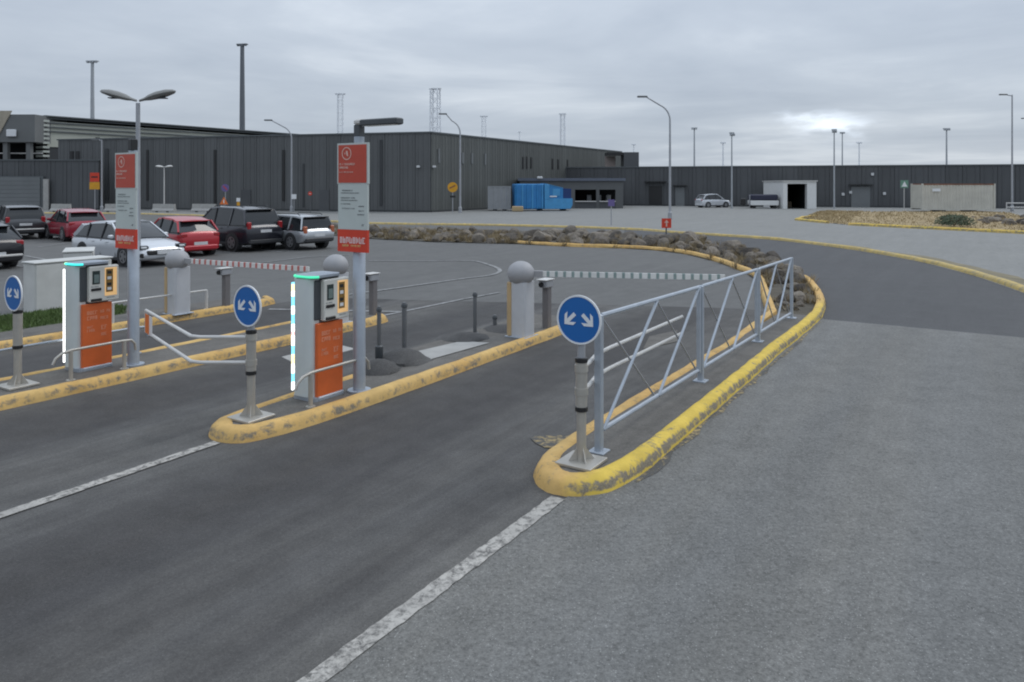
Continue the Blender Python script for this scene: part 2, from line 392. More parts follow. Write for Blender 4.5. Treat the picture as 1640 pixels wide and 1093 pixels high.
structure(MB().flat([(-160, 62)] + [(p.x, p.y) for p in far_kerb] + [(30, 20), (160, 40), (160, 130), (-160, 130)], .010).build('apron', ASPH_APRON))

def smooth_path(P, n=6):
    P = [Vector(p) for p in P]; o = []
    for i in range(len(P)-1):
        p0 = P[max(i-1, 0)]; p1 = P[i]; p2 = P[i+1]; p3 = P[min(i+2, len(P)-1)]
        for k in range(n):
            u = k/n
            o.append(.5*((2*p1) + (p2-p0)*u + (2*p0-5*p1+4*p2-p3)*u*u + (3*p1-p0-3*p2+p3)*u**3))
    return o + [P[-1]]
def dense(P, step):
    o = [Vector(P[0])]
    for a_, b_ in zip(P[:-1], P[1:]):
        a_, b_ = Vector(a_), Vector(b_); k = max(1, int((b_-a_).length/step))
        o += [a_ + (b_-a_)*i/k for i in range(1, k+1)]
    return o
KPROF = [(0, -.02), (.012, .045), (.030, .095), (.055, .124), (.090, .136), (.130, .138), (.160, .132), (.178, .115), (.185, .02)]
def kerb(name, path, mat, parent=None, sc_w=1.0, sc_h=1.0, jit=.006, seed=1):
    rg = random.Random(seed); P = path; rs = []; jz = 0; j = 0; base_w = sc_w
    for i, p in enumerate(P):
        turn = 0
        if 2 < i < len(P)-3: turn = max(0, (P[i]-P[i-3]).normalized().cross((P[i+3]-P[i]).normalized()).z)
        sc_w = base_w*(1 + .35*min(1, turn*1.6))
        d = P[min(i+1, len(P)-1)] - P[max(i-1, 0)]; d.z = 0; d.normalize()
        nrm = Vector((-d.y, d.x, 0)); j = j*.6 + rg.uniform(-jit, jit); jz = jz*.6 + rg.uniform(-jit, jit)*.8
        rs.append([p + nrm*(o_*sc_w + j) + Vector((0, 0, h*sc_h + (jz if h > .03 else 0))) for o_, h in KPROF])
    return MB().rings(rs, True).build(name, mat, parent, True)

# the island with the railing
nose1 = [W(6.6, -3.52), W(6.1, -3.50), W(5.75, -3.40), W(5.53, -3.18), W(5.52, -2.95), W(5.66, -2.75), W(5.95, -2.62), W(6.5, -2.57)]
isl1 = structure(MB().prism([W(*q) for q in ((15.0, -3.36), (6.4, -3.36), (5.98, -3.30), (5.72, -3.12), (5.70, -2.98), (5.85, -2.82), (6.4, -2.76), (15.1, -2.80))], -.02, .118).build('railing_island', ASPH_ISL), 'asphalt traffic island under the steel railing')
inner = smooth_path([G(*p) for p in inner_kerb_px], 4)
k1 = dense(inner + [W(12, -3.5), W(9, -3.52)] + smooth_path(nose1, 4) + [W(9, -2.6), W(12, -2.64), W(15.0, -2.64)] + smooth_path([G(*p) for p in end_kerb_px], 4), .14)
kerb('kerb', k1, KERB_1, isl1, 1.05, 1, .007, 3); k1b = []
rj = random.Random(12); sp = [6.1 + .3*i for i in range(31)]
structure(MB().flat([W(q, -2.60 - .004*(q-6)+.02) for q in sp] + [W(q, -2.555 + rj.uniform(.0, .075)*(1 if 6.3 < q < 14.5 else .2) - .006*(q-6)) for q in reversed(sp)], .012).build('kerb_paint_spill', LINE_Y))
structure(MB().flat([W(6.50, -3.53), W(6.42, -3.66), W(6.48, -3.80), W(6.58, -3.92), W(6.70, -3.90), W(6.78, -3.74), W(6.90, -3.62), W(6.92, -3.53)], .012).build('paint_patch', LINE_Y))

# the island with the nearest ticket machine
isl2 = structure(MB().prism([W(*q) for q in ((12.6, -6.33), (5.6, -6.30), (5.18, -6.36), (5.0, -6.56), (5.15, -6.78), (5.6, -6.87), (7.9, -6.88), (8.3, -7.35), (12.4, -7.4))], -.02, .118).build('barrier_island', ASPH_ISL), 'asphalt traffic island carrying the ticket machine with rainbow light strip')
k2 = dense([W(7.8, -7.04), W(6, -7.03)] + smooth_path([W(5.5, -7.0), W(5.05, -6.92), W(4.84, -6.72), W(4.84, -6.45), W(5.0, -6.25), W(5.5, -6.14), W(6.5, -6.10)], 4) + [W(8, -6.11), W(10, -6.15), W(12.7, -6.2)], .17)
kerb('kerb', k2, KERB_Y, isl2, 1, 1, .005, 5)
# the island further left, and the one with grass
isl3 = structure(MB().prism([W(*q) for q in ((10.7, -9.70), (4.2, -9.70), (3.6, -9.8), (3.34, -10.12), (3.5, -10.4), (4.2, -10.54), (10.7, -10.54))], -.02, .118).build('barrier_island', ASPH_ISL), 'asphalt traffic island carrying the ticket machine with plain white light strip')
k3 = dense([W(10.5, -10.7), W(4.2, -10.7)] + smooth_path([W(3.8, -10.65), W(3.3, -10.4), W(3.15, -10.1), W(3.35, -9.75), W(3.9, -9.58), W(4.6, -9.54)], 4) + [W(7, -9.54)] + smooth_path([W(10.3, -9.5), W(10.8, -9.58), W(10.95, -9.9)], 4), .17)
kerb('kerb', k3, KERB_Y, isl3, 1, 1, .005, 6)
isl4 = structure(MB().prism([W(*q) for q in ((11.0, -13.25), (1, -13.25), (1, -14.0), (11.0, -14.0))], -.02, .118).build('barrier_island', ASPH_ISL), 'asphalt traffic island beside the grass strip')
kerb('kerb', dense([W(1, -12.98), W(7, -12.98), W(10.6, -12.96), W(11.1, -13.1), W(11.3, -13.5)], .2), KERB_Y, isl4, 1, 1, .005, 7)
structure(MB().prism([W(*q) for q in ((1, -14.0), (8.2, -14.0), (8.8, -14.9), (8.6, -15.6), (1, -16.4))], -.02, .12).build('grass_strip', TURF))
kerb('far_kerb', dense(smooth_path(far_kerb, 3), .5), KERB_F, None, 1.3, .9, .01, 8)
bpy.data.objects['far_kerb']['kind'] = 'structure'
for a_, b_ in (((1272, 353), (1322, 358)), ((1358, 361), (1740, 380))):
    o = kerb('planting_kerb', dense([G(*a_), G(*b_)], .5), KERB_B, None, 1.5, 1.3, .01, 9); o['kind'] = 'structure'
o = kerb('planting_kerb', dense([G(1306, 347), G(1282, 349.5), G(1273, 353)], .4), KERB_B, None, 1.5, 1.3, .01, 9); o['kind'] = 'structure'

# painted lines
def strip(name, P, w, mat, z=.014):
    P = dense([Vector((p.x, p.y, 0)) for p in P], .07 if name == 'lane_line' else .3); L_ = []; Rr = []; rs2 = random.Random(len(P))
    for i, p in enumerate(P):
        d = (P[min(i+1, len(P)-1)] - P[max(i-1, 0)]).normalized(); n_ = Vector((-d.y, d.x, 0))*w/2
        L_.append(p+n_*rs2.uniform(.86, 1.08)); Rr.append(p-n_*rs2.uniform(.86, 1.08))
    m = MB(); k = len(P)
    m.add([(q.x, q.y, z) for q in L_+Rr], [(i, k+i, k+i+1, i+1) for i in range(k-1)])
    return structure(m.build(name, mat))
strip('lane_line', [W(-6, -2.93), W(5.45, -2.98)], .135, LINE_W)
strip('lane_line', [W(-6, -6.47), W(4.8, -6.53)], .12, LINE_W)
strip('parking_line', smooth_path([G(*p) for p in ((590, 418), (670, 418.5), (752, 418), (782, 424), (801, 433), (786, 441), (740, 447), (620, 464), (530, 476))], 4), .13, LINE_F)
strip('parking_line', [G(555, 517), G(620, 505), G(740, 480), G(800, 469)], .10, LINE_F)
for q in (((417, 421), (490, 412)), ((490, 412), (560, 408)), ((60, 396), (112, 389)), ((0, 424), (45, 428)), ((300, 390), (345, 402)), ((390, 398), (452, 404)), ((0, 505), (20, 515)), ((430, 496), (640, 500)), ((40, 410), (95, 420))):
    strip('parking_line', [G(*p) for p in q], .13, LINE_F)
structure(MB().flat([W(8.35, -6.64), W(8.55, -7.15), W(9.6, -7.0), W(9.75, -6.55)], .128).build('concrete_cover', CONC))
structure(MB().prism([W(7.5, -8.4), W(7.7, -8.95), W(8.8, -8.95), W(8.7, -8.4)], .002, .012).build('concrete_cover', CONC))
structure(MB().prism([G(1030, 560), G(1085, 548), G(1085, 530), G(1040, 540)], .002, .016).build('asphalt_patch', ASPH_ISL))

# tar mounds round the posts
def mound(s_, t_, r, h, seed):
    rg = random.Random(seed); m = MB(); rs = []
    for q, z in ((1.0, -.01), (.82, .25*h), (.55, .66*h), (.28, .93*h), (.08, h)):
        rs.append([W(s_, t_, .11 + z) + Vector((math.cos(2*math.pi*k/14)*r*q*rg.uniform(.85, 1.15), math.sin(2*math.pi*k/14)*r*q*rg.uniform(.85, 1.15), 0)) for k in range(14)])
    m.rings(rs, True); return structure(m.build('tar_mound', ASPH_MOUND, None, True))
mound(7.55, -6.86, .34, .15, 1); mound(8.15, -6.95, .42, .17, 2); mound(9.9, -7.15, .45, .08, 3); mound(10.9, -6.95, .5, .06, 4)

# ------------------------------------------------------------------ rock bed
def inpoly(x, y, P):
    c = False; j = len(P)-1
    for i in range(len(P)):
        if (P[i].y > y) != (P[j].y > y) and x < (P[j].x-P[i].x)*(y-P[i].y)/(P[j].y-P[i].y)+P[i].x: c = not c
        j = i
    return c
bed = [G(*p) for p in rb_near] + [G(*p) for p in inner_kerb_px[1:]] + [W(14.9, -3.2), W(15.0, -2.75)] + [G(*p) for p in end_kerb_px[:-1]] + [G(*p) for p in rb_far]
structure(MB().flat(bed, .03).build('rock_bed', SOIL))
def rock_mat():
    t = NT('lava_rock'); oi = t.n.new('ShaderNodeObjectInfo')
    c = t.mix(t.rng(oi.outputs['Random'], 0, 1), (.075, .066, .058), (.24, .21, .175))
    c = t.scale(c, t.rng(t.noise(5, 8, .7), .3, .7, .55, 1.4))
    c = t.mix(t.rng(t.noise(1.7, 4, .6), .52, .70), c, (.20, .155, .095))
    return t.out(c, .95, t.noise(9, 8, .7), .9, .06)
ROCK = rock_mat()
import bmesh
def rock_mesh(seed):
    rg = random.Random(seed); b = bmesh.new(); bmesh.ops.create_icosphere(b, subdivisions=3, radius=.5)
    cuts = [(Vector((rg.gauss(0, 1), rg.gauss(0, 1), rg.gauss(0, 1))).normalized(), rg.uniform(.26, .44)) for _ in range(11)]
    for v in b.verts:
        p = v.co.copy()
        for n_, d in cuts:
            k = p.dot(n_)
            if k > d: p -= n_*(k-d)*.93
        v.co = p*rg.uniform(.97, 1.03)
    me = bpy.data.meshes.new('boulder'); b.to_mesh(me); b.free(); me.materials.append(ROCK); return me
RM = [rock_mesh(i) for i in range(9)]
rg = random.Random(21); placed = []
xs = [p.x for p in bed]; ys = [p.y for p in bed]; tries = 0
while len(placed) < 290 and tries < 90000:
    tries += 1
    x = rg.uniform(min(xs), max(xs)); y = rg.uniform(min(ys), max(ys))
    if not inpoly(x, y, bed): continue
    if rg.random() > (1.0 if x > 0 else .75): continue
    sz = rg.choice((.35, .45, .55, .65, .75, .9)) * (1.0 if x > 1 else .72)
    if y < 17: sz *= .6
    p = Vector((x, y, 0))
    if W(14.9, -3.0).x-1 < x and (p - W(14.6, -3.05)).length < 1.0: continue
    if min((p - k).length for k in k1 + k1b) < sz*.5 + .12: continue
    if any((p.xy - q[0].xy).length < (sz+q[1])*.38 for q in placed): continue
    placed.append((p, sz))
    o = link('boulder', rg.choice(RM))
    h = sz*rg.uniform(.75, 1.0)
    o.location = (x, y, h*.22); o.rotation_euler = (rg.uniform(-.3, .3), rg.uniform(-.3, .3), rg.uniform(0, 6.3)); o.scale = (sz*rg.uniform(1.0, 1.3), sz, h)
    big = sz > .6
    if y < 20: lab = 'grey lava boulder in the kerb loop past the railing end'
    elif x < .3: lab = 'brownish lava boulder in the low strip beyond the end of the curved kerb'
    else: lab = 'grey lava boulder behind the curved orange kerb'
    tag(o, ('large ' if big else 'small ') + lab, 'boulder', ('large ' if big else 'small ') + ('boulders past the railing' if y < 20 else 'boulders in the low strip' if x < .3 else 'boulders behind the curved kerb'))

# dry tufts among the boulders
def bed_tufts():
    g = MB(); r2 = random.Random(77); n_ = 0
    while n_ < 700:
        x = r2.uniform(min(xs), max(xs)); y = r2.uniform(min(ys), max(ys))
        if not inpoly(x, y, bed): continue
        if x > .5 and r2.random() < .6: continue
        n_ += 1; hh = r2.uniform(.15, .42)*(.6 if y < 18 else 1)
        for _ in range(26):
            an = r2.uniform(0, 6.3); d = Vector((math.cos(an), math.sin(an), 0)); p = Vector((x, y, .02)) + d*r2.uniform(0, .16)
            g.add([p + Vector((-d.y, d.x, 0))*.014, p - Vector((-d.y, d.x, 0))*.014, p + d*r2.uniform(.02, .22) + Vector((0, 0, hh*r2.uniform(.5, 1)))], [(0, 1, 2)])
    o = g.build('dry_tufts', M('tuft_straw', (.23, .18, .105), .9, 0, .4, .8)); o['kind'] = 'stuff'; tag(o, 'dry brown grass tufts growing between the lava boulders', 'grass')
bed_tufts()
# verge behind the far kerb
fk = dense(smooth_path(far_kerb, 3), 1.0); vp = []
for i in range(len(fk)):
    d = (fk[min(i+1, len(fk)-1)] - fk[max(i-1, 0)]).normalized(); vp.append((fk[i], Vector((-d.y, d.x, 0))))
r3 = random.Random(4); ins = [(p + n_*.28) for p, n_ in vp]; outs = [(p + n_*(1.15 + r3.uniform(-.25, .25))) for p, n_ in vp]
m = MB(); k = len(ins); m.add([(q.x, q.y, .07) for q in ins] + [(q.x, q.y, .013) for q in outs], [(i, k+i, k+i+1, i+1) for i in range(k-1)])
structure(m.build('verge', M('verge_soil', (.18, .155, .10), .95, 0, .4, 1.5, .5, 10)))

# dry planting bed on the right
def dry_bed():
    near = [G(1290, 349.5), G(1322, 357), G(1358, 360.5), G(1500, 367), G(1640, 374.5), G(1740, 379)]
    m = MB(); N = 40; K = 9; V = []; rgd = random.Random(5)
    pn = dense(near, 3.0)
    def lerp(P, u):
        f = u*(len(P)-1); i = min(int(f), len(P)-2); return P[i] + (P[i+1]-P[i])*(f-i)
    for i in range(N+1):
        a_ = lerp(pn, i/N); b_ = Vector((a_.x*1.0 + (a_.y*0) + 6 + i*.25, 70.5 - i*.05, 0))
        for k in range(K+1):
            u = k/K; p = a_ + (b_-a_)*u
            h = .04 + .17*math.sin(min(1, u*1.5)*math.pi/2)*min(1, i/8+.2) + rgd.uniform(-.035, .035)
            if k == K: h = .02
            V.append((p.x, p.y + (.35 if k == 0 else 0), max(.02, h)))
    F = [(i*(K+1)+k, (i+1)*(K+1)+k, (i+1)*(K+1)+k+1, i*(K+1)+k+1) for i in range(N) for k in range(K)]
    m.add(V, F); o = m.build('dry_grass_bank', DRY, None, True); structure(o)
    g = MB()
    for _ in range(9000):
        i = rgd.randrange(N); k = rgd.randrange(K)
        a_ = Vector(V[i*(K+1)+k]); b_ = Vector(V[(i+1)*(K+1)+k]); c_ = Vector(V[i*(K+1)+k+1])
        p = a_ + (b_-a_)*rgd.random() + (c_-a_)*rgd.random()
        h = rgd.uniform(.04, .17); an = rgd.uniform(0, 6.3); w = .035; d = Vector((math.cos(an), math.sin(an), 0))
        g.add([p - d*w, p + d*w, p + Vector((rgd.uniform(-.1, .1), rgd.uniform(-.1, .1), h))], [(0, 1, 2)])
    o = g.build('dry_grass', DRYG); o['kind'] = 'stuff'; tag(o, 'straw coloured dry grass on the bank before the beige container', 'grass')
    for q in range(26):
        x = rgd.uniform(1560, 1690); y = rgd.uniform(352, 364); p = G(x, y)
        s_ = rgd.uniform(.4, .9); r_ = link('boulder', rgd.choice(RM)); r_.location = (p.x, p.y, .17); r_.scale = (s_, s_, s_*.8); r_.rotation_euler = (0, 0, rgd.uniform(0, 6))
        tag(r_, 'small dark stone on the dry bank right of the shrub', 'stone', 'stones on the dry bank')
dry_bed()
# green grass on the left strip
def green_grass():
    g = MB(); rgd = random.Random(9); n_ = 0
    while n_ < 16000:
        s_ = rgd.uniform(1, 8.7); t_ = rgd.uniform(-16.3, -14.02)
        if t_ < -15.5 - (8.7-s_)*.1 or (s_ > 8.2 and t_ > -14 - (s_-8.2)*1.4): continue
        n_ += 1
        p = W(s_, t_, .12); h = rgd.uniform(.03, .09); an = rgd.uniform(0, 6.3); d = Vector((math.cos(an), math.sin(an), 0))*.012
        g.add([p-d, p+d, p + Vector((rgd.uniform(-.03, .03), rgd.uniform(-.03, .03), h))], [(0, 1, 2)])
    o = g.build('grass', GRASSM); o['kind'] = 'stuff'; tag(o, 'short green grass on the strip before the white cabinets', 'grass')
green_grass()
# shrub
def shrub(loc, r, h, label):
    t = thing('shrub', label, 'shrub', loc); rgd = random.Random(3); st = MB()
    for _ in range(9):
        an = rgd.uniform(0, 6.3); st.tube([(0, 0, 0), (math.cos(an)*r*.3, math.sin(an)*r*.3, h*.5), (math.cos(an)*r*.7, math.sin(an)*r*.7, h*.85)], [.03, .02, .008], 5)
    st.build('stem', RUST, t); g = MB()
    for _ in range(1500):
        an = rgd.uniform(0, 6.3); q = rgd.random()**.5; z = rgd.uniform(.1, 1)
        rr = r*q*math.sqrt(max(.05, 1-(z-.25)**2))*(1+.25*math.sin(3*an+2))
        p = Vector((math.cos(an)*rr, math.sin(an)*rr, z*h*(1-.25*q)))
        a_ = Vector((rgd.uniform(-1, 1), rgd.uniform(-1, 1), rgd.uniform(-.4, 1))).normalized()*.11; b_ = a_.orthogonal().normalized()*.05
        g.add([p-b_, p+a_*.5-b_*.2, p+a_, p+b_], [(0, 1, 2, 3)])
    g.build('foliage', LEAF, t)
p = G(1528, 365); shrub((p.x, p.y, .12), 1.0, .75, 'low dark green shrub at the yellow kerb by the beige container')

# ------------------------------------------------------------------ railing (three panels)
fence = thing('railing', 'galvanised steel railing with crossed diagonals along the yellow kerbed island', 'railing', W(6.33, -3.03, .118), RL)
FP = [(0, 1.28), (2.96, 1.215), (5.79, 1.165), (8.25, 1.135)]
def fz(y):
    for (a_, ha), (b_, hb) in zip(FP[:-1], FP[1:]):
        if y <= b_: return ha + (hb-ha)*(y-a_)/(b_-a_)
    return FP[-1][1]
def fb(y): return .185 - .010*y
for i, (y, h) in enumerate(FP):
    m = MB(); w = .07 if i < 3 else .055
    m.bbox((0, y, h/2-.02), (w, w, h+.03), .008); p_ = m.build('post', GALV, fence)
    MB().bbox((0, y, .006), (.16, .16, .016), .003).build('base_plate', GALV, p_)
    if i in (1, 2): MB().bbox((0, y-.075, h/2+.05), (.05, .05, h-.14), .006).build('post', GALV, fence)
for (a_, ha), (b_, hb) in zip(FP[:-1], FP[1:]):
    a2, b2 = a_+.05, b_-.1
    MB().tube([(0, a2, fz(a2)-.02), (0, b2, fz(b2)-.02)], .024, 8).build('top_rail', GALV, fence, True)
    MB().tube([(0, a2, fb(a2)), (0, b2, fb(b2))], .022, 8).build('bottom_rail', GALV, fence, True)
    mid = (a2+b2)/2
    for (y0, y1, up) in ((a2, mid, 1), (a2, mid, 0), (mid, b2, 1), (mid, b2, 0)):
        q0, q1 = (fb(y0), fz(y1)-.03) if up else (fz(y0)-.03, fb(y1))
        xo = .014 if up else -.014
        MB().tube([(xo, y0+.02, q0), (xo, y1-.02, q1)], .0165 if up else .011, 7).build('diagonal', GALV if up else POLE_G, fence, True)

# ------------------------------------------------------------------ keep-either-side signs
def arrow_poly(sx):
    # points down and outwards
    d = Vector((sx*.72, -.69)); d.normalize(); n_ = Vector((-d.y, d.x)); o = Vector((sx*.085, .0))
    L_ = .066; P = [(-L_, .020), (.018, .020), (.0, .058), (L_-.045, .070), (L_+.022, 0), (L_-.045, -.070), (0, -.058), (.018, -.020), (-L_, -.020)]
    P = [(-L_, .017), (.026, .017), (-.022, .062), (.016, .062), (L_+.012, 0), (.016, -.062), (-.022, -.062), (.026, -.017), (-L_, -.017)]
    return [((o + d*a_ + n_*b_).x, (o + d*a_ + n_*b_).y) for a_, b_ in P]
def disc(m, r, z, y0, y1, n=40):
    m.plate([(math.cos(2*math.pi*k/n)*r, z + math.sin(2*math.pi*k/n)*r) for k in range(n)], y0, y1)
def keep_sign(s_, t_, h, label):
    t = thing('direction_sign', label, 'road sign', W(s_, t_, .118), RL, 'blue divided arrow signs on the island noses')
    b = MB().bbox((0, 0, .016), (.35, .35, .028), .004).build('base_plate', STEEL, t)
    g = MB()
    for an in (0, 90, 180, 270):
        c_, s2 = math.cos(R(an+45)), math.sin(R(an+45))
        g.add([(c_*.03, s2*.03, .03), (c_*.12, s2*.12, .031), (c_*.03, s2*.03, .16), (c_*.03-s2*.006, s2*.03+c_*.006, .03), (c_*.12-s2*.006, s2*.12+c_*.006, .031), (c_*.03-s2*.006, s2*.03+c_*.006, .16)], [(0, 1, 2), (3, 5, 4), (0, 3, 4, 1), (1, 4, 5, 2), (2, 5, 3, 0)])
    g.build('gusset', STEEL, t)
    MB().lathe([(.043, .03), (.043, .50)], 18).build('lower_tube', STEEL, t, True)
    MB().lathe([(.052, .50), (.052, .93)], 18).build('upper_tube', STEEL, t, True)
    for z in (.485, .92): MB().lathe([(.050, z-.022), (.058, z-.018), (.058, z+.018), (.050, z+.022)], 18).build('clamp_band', BLACK, t, True)
    MB().lathe([(.036, .94), (.036, h+.1)], 14).build('sign_stem', POLE_G, t, True)
    d = MB(); disc(d, .205, h, -.052, -.040); f = d.build('sign_face', SIGN_BLUE, t)
    d = MB(); n = 40; rs = []
    for r_, y in ((.203, -.0405), (.219, -.0405), (.219, -.056), (.203, -.056)):
        rs.append([(math.cos(2*math.pi*k/n)*r_, y, h + math.sin(2*math.pi*k/n)*r_) for k in range(n)])
    rs.append(rs[0]); d.rings(rs, False).build('sign_rim', SIGN_W, t)
    d = MB(); disc(d, .203, h, -.038, -.032); d.build('sign_back', POLE_G, t)
    for sx in (-1, 1):
        MB().plate([(x, h+.005+z) for x, z in arrow_poly(sx)], -.056, -.0525).build('arrow', SIGN_W, f)
    return t
keep_sign(5.99, -3.04, 1.285, 'round blue sign with two diverging arrows on the nose of the railing island')
keep_sign(5.27, -6.60, 1.20, 'round blue sign with two diverging arrows before the rainbow lit ticket machine')
keep_sign(4.57, -10.08, 1.15, 'round blue sign with two diverging arrows before the white lit ticket machine')

# swing gates
def swing_gate(label, pts, plate=False, zs=(.88, .60), endbar=True):
    t = thing('swing_gate', label, 'gate', (pts[0].x, pts[0].y, 0), 0)
    for z in zs: MB().tube([(p.x-pts[0].x, p.y-pts[0].y, z) for p in pts], .019, 8).build('bar', PALEST, t, True)
    e = pts[-1]-pts[0]
    if endbar: MB().tube([(e.x, e.y, zs[1]-.012), (e.x, e.y, zs[0]+.012)], .017, 8).build('end_bar', PALEST, t, True)
    for z in zs: MB().tube([(0, 0, z-.03), (0, 0, z+.03)], .060, 14).build('hinge_sleeve', STEEL, t, True)
    if plate:
        q = pts[-2]-pts[0]; d = (e-q).normalized(); a_ = e - d*.06; b_ = e - d*.42; n_ = Vector((-d.y, d.x, 0))*.012 - Vector((0, 0, 0))
        for (u0, u1, mt, nm) in ((0, .62, SIGN_O, 'warning_plate'), (.62, 1, SIGN_W, 'reflector')):
            p0 = a_ + (b_-a_)*u0; p1 = a_ + (b_-a_)*u1; m = MB()
            m.add([(p0.x+k*n_.x, p0.y+k*n_.y, z) for k in (1.5, 2) for z in (zs[1]+.0, zs[0]-.03)] + [(p1.x+k*n_.x, p1.y+k*n_.y, z) for k in (1.5, 2) for z in (zs[1]+.0, zs[0]-.03)],
                  [(0, 1, 5, 4), (2, 6, 7, 3), (0, 2, 3, 1), (4, 5, 7, 6), (1, 3, 7, 5), (0, 4, 6, 2)])
            m.build(nm, mt, t)
swing_gate('pale two bar swing gate folded back along the steel railing', [W(5.99, -3.04), W(6.2, -3.07), W(6.55, -3.16), W(6.9, -3.18), W(9.0, -3.17)], False, (.965, .76), False)
p0 = W(5.27, -6.60); swing_gate('bent two bar swing gate with orange and white plate reaching across the lane', [p0, p0 + Vector((-.54, 0, 0)), p0 + Vector((-.66, .05, 0)), p0 + Vector((-1.95, 1.70, 0))], True, (.98, .71))

# ------------------------------------------------------------------ ticket machines
def hull(x0, x1, y0, y1, r, n=6):   # rounded rectangle outline
    P = []
    for cx, cy, a0 in ((x1-r, y1-r, 0), (x0+r, y1-r, 90), (x0+r, y0+r, 180), (x1-r, y0+r, 270)):
        for k in range(n+1): P.append((cx + r*math.cos(R(a0+90*k/n)), cy + r*math.sin(R(a0+90*k/n))))
    return P
def glyphs(name, mat, parent, x0, z0, w, h, y, seed, axis='y', skip=.09):
    # a line of small print too coarse to read
    rg_ = random.Random(seed); m = MB(); x = x0; st = h*.20
    def b(xa, xb, za, zb):
        c, d = ((xa+xb)/2, (za+zb)/2), (xb-xa, zb-za)
        if axis == 'y': m.box((c[0], y, z0+c[1]), (d[0], .003, d[1]))
        else: m.box((y, c[0], z0+c[1]), (.003, d[0], d[1]))
    while x < x0 + w:
        lw = h*rg_.uniform(.45, .62)
        if rg_.random() >= skip:
            b(x, x+st, 0, h)
            if rg_.random() < .75: b(x+st, x+lw, h-st, h)
            if rg_.random() < .6: b(x+st, x+lw, 0, st)
            if rg_.random() < .6: b(x+st, x+lw-st, h*.42, h*.42+st)
            if rg_.random() < .6: b(x+lw-st, x+lw, st, h-st)
        x += lw + h*.16
    return m.build(name, mat, parent)
LED_W = emit('led_white', (1, 1, .97), 2.2); LED_C = emit('led_cyan', (.25, .75, .95), 1.2); LED_Y = emit('led_warm', (1, .82, .5), 1.3)
LED_P = emit('led_pink', (1, .62, .6), 1.2); LED_G = emit('led_green', (.06, .62, .34), 1.0); LED_T = emit('led_teal', (.05, .75, .68), 1.15); LED_YG = emit('led_lime', (.65, .85, .25), 1.0)
AMBER = emit('amber_frame', (.86, .52, .22), .35); PICT = M('pictogram_print', (.23, .13, .03), .5, 0, .5, 25)
SCREEN = M('screen_glass', (.035, .05, .048), .15, 0, .2, 6); SCRN2 = M('screen_lit', (.16, .21, .20), .3, 0, .3, 9)
def ticket_machine(s_, t_, label, strip_cols, ring_cols):
    t = thing('ticket_machine', label, 'ticket machine', W(s_, t_, .118), RL)
    MB().prism(hull(-.22, .15, -.24, .22, .05), 0, .045).build('plinth', GALV, t, True)
    # curved shell towards approaching cars
    MB().prism(hull(-.215, .09, -.255, .16, .085), .045, 1.40).build('shell', OFFW, t, True)
    MB().prism(hull(-.13, .10, -.12, .20, .03), .05, 1.395).build('core', DKGREY, t, True)
    # orange lower door, facing the driver
    od = MB().bbox((.115, .020, .46), (.05, .40, .85), .006).build('door', ORANGE, t)
    for i, (y0, w, z, h) in enumerate(((-.12, .12, .74, .05), (.06, .12, .75, .04), (-.12, .12, .67, .05), (.06, .11, .66, .04), (-.12, .09, .56, .03), (-.12, .10, .51, .04), (.07, .08, .52, .06), (.07, .06, .44, .04))):
        glyphs('print', ORG_TXT, od, y0, z, w, h, .1415, i, 'x')
    MB().bbox((.06, .02, .02), (.20, .40, .055), .01).build('foot', GALV, t)
    # head with its two columns of controls, facing the driver
    MB().bbox((.052, -.03, 1.15), (.11, .32, .46), .01).build('head_side', DKGREY, t)
    hd = MB().bbox((.13, .100, 1.145), (.08, .40, .48), .012).build('head', PANELW, t)
    MB().box((.1715, -.015, 1.235), (.006, .10, .18)).build('screen', SCREEN, hd)
    MB().box((.1730, -.010, 1.22), (.006, .065, .11)).build('display', SCRN2, hd)
    MB().bbox((.175, -.015, 1.075), (.02, .13, .036), .004).build('ticket_slot', BLACK, hd)
    glyphs('print', TXT_GREY, hd, -.08, 1.108, .10, .012, .1712, 4, 'x')
    MB().bbox((.178, -.015, .935), (.03, .14, .034), .004).build('card_slot', BLACK, hd)
    fr = MB(); fr.box((.1715, .185, 1.165), (.006, .165, .38)); fr.build('amber_panel', AMBER, hd)
    pp = MB().box((.1738, .165, 1.180), (.006, .095, .31)).build('pictogram_panel', PICT, hd)
    for k, z in enumerate((1.29, 1.215, 1.13, 1.07)):
        MB().box((.1762, .162, z), (.005, .055, .038)).build('pictogram', (BLACK, SIGN_W, BLACK, SIGN_W)[k], pp)
    glyphs('print', TXT_GREY, hd, .13, .945, .10, .012, .1712, 8, 'x')
    MB().prism(hull(-.20, .14, -.235, .20, .08), 1.40, 1.412).build('top_plate', DKGREY, t, True)
    # ring of light under the lid
    H = hull(-.215, .16, -.26, .215, .10, 8); n = len(H); segs = len(ring_cols); lit = H[n//2-1: n-1]
    for k in range(segs):
        a_ = int(k*(len(lit)-1)/segs); b_ = int((k+1)*(len(lit)-1)/segs)
        MB().tube([(x, y, 1.425) for x, y in lit[a_:b_+1]], .014, 8).build('light_ring', ring_cols[k], t, True)
    MB().prism(hull(-.205, .15, -.245, .205, .09), 1.412, 1.440).build('lid', GALV, t, True)
    # light strip on the edge
    z = .09; i = 0; rg_ = random.Random(5)
    while z < 1.34:
        h = min(1.345 - z, 1.26 if len(strip_cols) == 1 else rg_.uniform(.05, .12))
        MB().bbox((-.222, -.215, z+h/2), (.024, .05, h), .003).build('light_strip', strip_cols[i % len(strip_cols)], t); i += 1; z += h
    return t
ticket_machine(6.26, -6.60, 'ticket machine with rainbow light strip, white shell and orange door', [LED_W, LED_C, LED_W, LED_Y, LED_C, LED_W, LED_P, LED_W, LED_C], [LED_G, LED_G])
